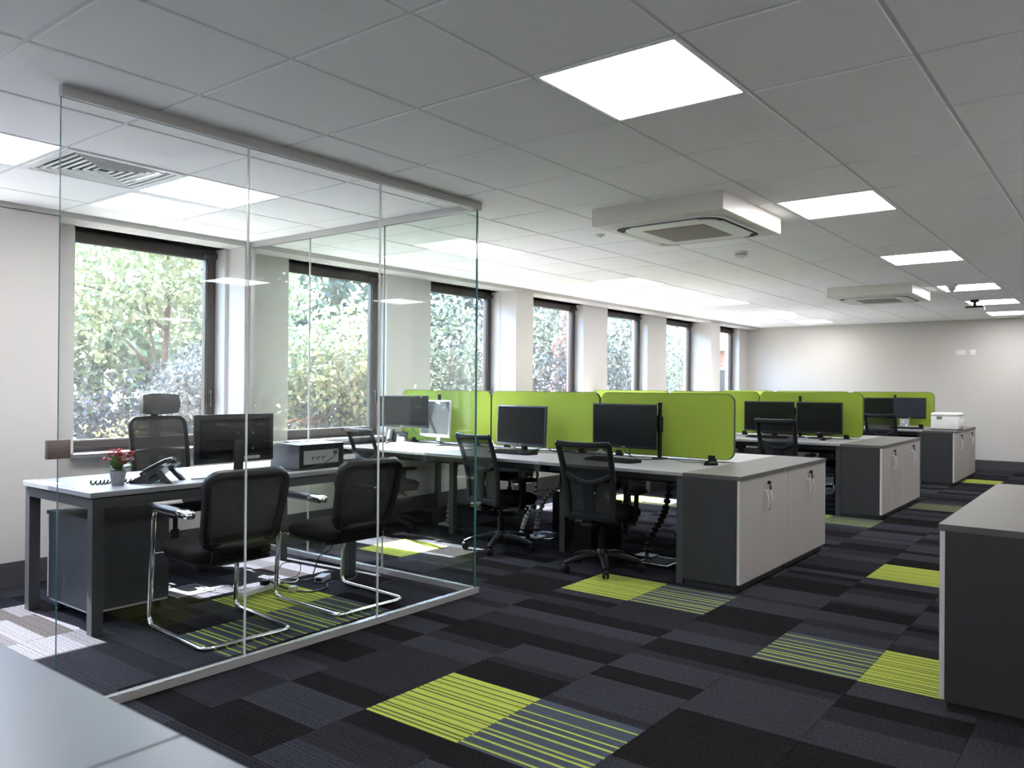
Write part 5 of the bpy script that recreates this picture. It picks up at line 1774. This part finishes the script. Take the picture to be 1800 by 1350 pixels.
def leaf_cloud(name, blobs, n, size, matname, parent, up=0.3):
    """n folded leaf blades spread over the shells of some ellipsoid blobs: (centre, radii)"""
    wts = np.array([b_[1][0] * b_[1][1] + b_[1][1] * b_[1][2] for b_ in blobs])
    pick = rng.choice(len(blobs), n, p=wts / wts.sum())
    C_ = np.array([b_[0] for b_ in blobs])[pick]
    R_ = np.array([b_[1] for b_ in blobs])[pick]
    d = rng.normal(size=(n, 3))
    d /= np.linalg.norm(d, axis=1)[:, None]
    rad = rng.uniform(0.25, 1.0, n) ** 0.45
    lump = 1 + 0.22 * np.sin(d[:, 0] * 5 + pick) * np.cos(d[:, 1] * 6 + 2 * pick) + 0.15 * np.sin(d[:, 2] * 9 + pick)
    p = C_ + d * R_ * (rad * lump)[:, None]
    ax = rng.normal(size=(n, 3))
    ax[:, 2] -= 0.3
    ax /= np.linalg.norm(ax, axis=1)[:, None]
    nr = rng.normal(size=(n, 3)) * 0.8
    nr[:, 2] += up + 0.5
    sd = np.cross(ax, nr)
    sd /= np.linalg.norm(sd, axis=1)[:, None] + 1e-9
    nn = np.cross(sd, ax)
    s_ = size * rng.uniform(0.55, 1.3, n)[:, None]
    keep = p[:, 2] > GZ
    p, ax, sd, nn, s_ = p[keep], ax[keep], sd[keep], nn[keep], s_[keep]
    k = len(p)
    V = np.stack([p, p + ax * s_ * 0.5 + sd * s_ * 0.30 + nn * s_ * 0.06, p + ax * s_, p + ax * s_ * 0.5 - sd * s_ * 0.30 + nn * s_ * 0.06], 1).reshape(-1, 3)
    me = bpy.data.meshes.new(name)
    me.vertices.add(4 * k)
    me.vertices.foreach_set('co', V.ravel())
    idx = np.arange(4 * k).reshape(-1, 4)
    F = np.concatenate([idx[:, [0, 1, 2]], idx[:, [0, 2, 3]]], 1).ravel()
    me.loops.add(6 * k)
    me.loops.foreach_set('vertex_index', F)
    me.polygons.add(2 * k)
    me.polygons.foreach_set('loop_start', np.arange(0, 6 * k, 3))
    at = me.attributes.new('tone', 'FLOAT', 'POINT')
    at.data.foreach_set('value', np.repeat(np.clip(rng.normal(0.45, 0.25, k), 0, 1), 4).astype(np.float32))
    me.materials.append(MATS[matname])
    me.update(calc_edges=True)
    me.validate()
    o = bpy.data.objects.new(name, me)
    COL.objects.link(o)
    o.parent = parent
    o['kind'] = 'stuff'
    return o


def tree(name, label, loc, trunk_h, trunk_r, blobs, n, size, matname, bark='bark', lean=(0, 0), cat='tree', twigs=6, spread=0.5):
    t = thing(name, label, cat, (loc[0], loc[1], GZ), 0, 'trees and shrubs outside')
    rr = random.Random(name + label)
    pts = [(0, 0, -0.05), (lean[0] * 0.3, lean[1] * 0.3, trunk_h * 0.35), (lean[0] * 0.7, lean[1] * 0.7, trunk_h * 0.7), (lean[0], lean[1], trunk_h)]
    sp = smooth_path(pts, 4)
    MB().tube(sp, [trunk_r * (1.25 - 0.75 * i / (len(sp) - 1)) for i in range(len(sp))], 10).build('trunk', bark, t, smooth=60)
    for k in range(twigs):
        a = rr.uniform(0, 2 * PI)
        z0 = trunk_h * rr.uniform(0.35, 0.95)
        c = Vector(rr.choice(blobs)[0])
        c = c + Vector((rr.uniform(-spread, spread), rr.uniform(-spread, spread), rr.uniform(-spread * 0.6, spread)))
        s0 = Vector((lean[0] * z0 / trunk_h, lean[1] * z0 / trunk_h, z0))
        m_ = (s0 + c) / 2 + Vector((0, 0, 0.3 * spread))
        q = smooth_path([s0, m_, c], 5)
        MB().tube(q, [trunk_r * (0.5 - 0.4 * i / (len(q) - 1)) for i in range(len(q))], 6).build('branch', bark, t, smooth=60)
    leaf_cloud('foliage', blobs, n, size, matname, t)
    return t


def hedge_blobs(x0, x1, y0, y1, h, n, seed=1):
    rr = random.Random(seed)
    return [((rr.uniform(x0, x1), rr.uniform(y0, y1), rr.uniform(0.2, h)), (rr.uniform(0.45, 0.8), rr.uniform(0.5, 0.9), rr.uniform(0.4, 0.75))) for _ in range(n)]


# near trees, seen through the windows from the left
tree('garden_tree', 'tall pale green sunlit tree beyond the window of the glass room', (-11.8, 5.9), 3.4, 0.055,
     [((0.0, -0.3, 3.5), (1.5, 1.5, 1.1)), ((0.4, 1.0, 3.0), (1.2, 1.2, 1.0)), ((0.3, -1.4, 2.9), (1.2, 1.1, 0.9)), ((-0.5, 0.2, 4.5), (1.5, 1.8, 1.0))], 12000, 0.12, 'leaf_bright', lean=(0.1, 0.15))
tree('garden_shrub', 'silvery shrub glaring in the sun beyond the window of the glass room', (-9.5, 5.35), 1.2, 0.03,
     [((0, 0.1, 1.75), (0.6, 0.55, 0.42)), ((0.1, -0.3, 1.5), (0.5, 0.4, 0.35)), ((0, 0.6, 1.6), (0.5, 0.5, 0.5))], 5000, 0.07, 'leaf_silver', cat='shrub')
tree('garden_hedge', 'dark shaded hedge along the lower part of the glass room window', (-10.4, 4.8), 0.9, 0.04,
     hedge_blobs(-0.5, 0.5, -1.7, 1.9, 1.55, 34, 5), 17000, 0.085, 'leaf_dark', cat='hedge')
tree('leafy_shrub', 'tall bright leafy shrub filling the second window from the left', (-9.1, 7.1), 2.3, 0.05,
     [((0, 0.15, 2.2), (0.85, 0.85, 0.6)), ((0.05, 0.75, 2.0), (0.6, 0.6, 0.6)), ((0.1, -0.55, 1.85), (0.65, 0.65, 0.5)), ((0, 0.0, 1.5), (0.8, 0.9, 0.6))], 7000, 0.095, 'leaf_bright', cat='shrub', twigs=12)
tree('twiggy_shrub', 'twiggy green shrub low down behind the second window from the left', (-9.0, 6.7), 1.3, 0.035,
     [((0, 0, 0.9), (0.8, 1.0, 0.6)), ((0.1, 0.8, 1.0), (0.6, 0.7, 0.6)), ((0, -0.7, 0.6), (0.6, 0.6, 0.5))], 6500, 0.07, 'leaf_dark', cat='shrub', bark='red_bark', twigs=16)
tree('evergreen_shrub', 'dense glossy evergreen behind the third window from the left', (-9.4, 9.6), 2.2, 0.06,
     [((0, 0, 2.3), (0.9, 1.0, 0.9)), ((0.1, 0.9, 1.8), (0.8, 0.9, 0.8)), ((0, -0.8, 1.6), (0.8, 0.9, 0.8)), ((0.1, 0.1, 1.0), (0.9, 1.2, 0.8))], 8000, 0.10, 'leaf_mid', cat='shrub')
tree('red_barked_tree', 'tree with a broad reddish trunk behind the fourth window from the left', (-10.6, 14.1), 5.5, 0.24,
     [((0.3, -0.4, 4.2), (1.6, 1.6, 0.8)), ((0.7, -0.8, 2.6), (0.7, 0.8, 0.8)), ((0.4, 0.9, 2.4), (0.8, 0.8, 0.8))], 6000, 0.10, 'leaf_mid', bark='red_bark', lean=(0.5, 0.35))
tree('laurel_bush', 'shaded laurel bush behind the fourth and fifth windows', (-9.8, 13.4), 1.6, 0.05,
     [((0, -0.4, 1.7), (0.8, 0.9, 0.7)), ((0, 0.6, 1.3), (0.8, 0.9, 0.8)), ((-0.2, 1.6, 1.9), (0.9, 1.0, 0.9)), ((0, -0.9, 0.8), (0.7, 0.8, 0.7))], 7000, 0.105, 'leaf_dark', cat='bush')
tree('garden_tree', 'spreading green tree behind the fifth window from the left', (-11.2, 18.0), 3.2, 0.12,
     [((0, 0, 3.0), (1.6, 1.6, 1.2)), ((0.5, 1.2, 2.2), (1.1, 1.1, 1.0)), ((0.4, -1.2, 2.0), (1.2, 1.2, 1.0)), ((0.8, 0, 1.2), (1.1, 1.3, 0.9))], 8000, 0.12, 'leaf_mid')
tree('garden_tree', 'pale tree crown in front of the brick house, behind the sixth window', (-11.9, 21.6), 2.6, 0.09,
     [((0, 0, 2.7), (0.9, 0.9, 1.0)), ((-0.2, 0.3, 1.5), (0.8, 0.8, 0.9))], 4200, 0.11, 'leaf_bright')
# a belt of trees further off, so that the gaps show green
for k, (x, y, hgt, m_, lb) in enumerate((
        (-13.5, -1.5, 6.5, 'leaf_mid', 'tall tree left of the view that the glass wall mirrors'),  # this and the next two: added off view to cover mirrored bright sky
        (-14.5, -6.0, 7.0, 'leaf_dark', 'tall dark tree further left that the glass wall mirrors'),
        (-14.0, -11.0, 7.0, 'leaf_mid', 'tall tree at the left end of the garden'),
        (-16.5, 3.0, 6.5, 'leaf_mid', 'distant tall tree far left beyond the glass room window'),
        (-17.5, 7.5, 7.5, 'leaf_bright', 'distant light green tree beyond the glass room window'),
        (-16.0, 11.5, 6.0, 'leaf_mid', 'distant tree behind the leafy shrub of the second window'),
        (-15.5, 15.5, 6.5, 'leaf_dark', 'distant dark tree beyond the third window'),
        (-15.0, 20.0, 6.0, 'leaf_mid', 'distant tree beyond the fourth window'),
        (-15.5, 25.0, 6.5, 'leaf_dark', 'distant dark tree left of the brick house'))):
    tree('distant_tree', lb, (x, y), hgt * 0.6, 0.16,
         [((0, 0, hgt * 0.62), (1.9, 2.0, hgt * 0.24)), ((0.3, 1.2, hgt * 0.42), (1.5, 1.6, hgt * 0.22)), ((0.3, -1.3, hgt * 0.40), (1.5, 1.6, hgt * 0.22)), ((0.3, 0, hgt * 0.2), (1.5, 2.2, hgt * 0.2))],
         11000, 0.24, m_, twigs=4)
# potted herbs just outside the sill
for k, (y, lb) in enumerate(((2.60, 'yellow-green sprig at the lower left corner of the glass room window'), (3.08, 'yellow-green sprigs behind the mesh chair back'))):
    tree('garden_sprig', lb, (-6.75, y), 1.12, 0.006, [((0, 0, 1.25), (0.09, 0.14 + 0.08 * k, 0.10)), ((0, 0.05, 1.12), (0.08, 0.14, 0.08))], 130, 0.035, 'leaf_yellow', cat='plant', twigs=4, spread=0.06)

# brick house at the end of the garden
t = thing('brick_house', 'low red brick house with white eaves beyond the last windows', 'house', (-10.2, 24.0, GZ))
MB().box(-2.4, 2.6, 0.0, 6.0, 0.0, 2.95).build('wall', 'red_brick', t)
b = MB().prism([(-0.35, 2.95), (3.0, 4.9), (6.35, 2.95)], -2.7, 2.9, 'yz')
b.build('roof', 'roof_tile', t)
MB().box(-2.7, 2.9, -0.40, -0.34, 2.86, 3.06).build('fascia_board', 'soffit_white', t)
MB().box(-2.7, 2.9, -0.34, 0.0, 2.84, 2.87).build('soffit', 'soffit_white', t)
MB().tube([(-2.7, -0.45, 2.92), (2.9, -0.45, 2.92)], 0.055, 8).build('gutter', 'soffit_white', t, smooth=50)
for k, x in enumerate((-1.15, 0.9)):
    w_ = MB()
    w_.box(x - 0.5, x - 0.43, -0.03, 0.02, 1.1, 2.3).box(x + 0.43, x + 0.5, -0.03, 0.02, 1.1, 2.3).box(x - 0.43, x + 0.43, -0.03, 0.02, 2.23, 2.3).box(x - 0.43, x + 0.43, -0.03, 0.02, 1.1, 1.17).box(x - 0.02, x + 0.02, -0.03, 0.02, 1.17, 2.23)
    wo_ = w_.build('window', 'soffit_white', t)
    MB().box(x - 0.43, x + 0.43, -0.012, -0.006, 1.17, 2.23).build('pane', mat('house_pane', (0.03, 0.035, 0.04), 0.08, spec=0.8, noise=0.02), wo_)
    MB().box(x - 0.58, x + 0.58, -0.09, 0.02, 1.03, 1.10).build('sill', 'soffit_white', wo_)
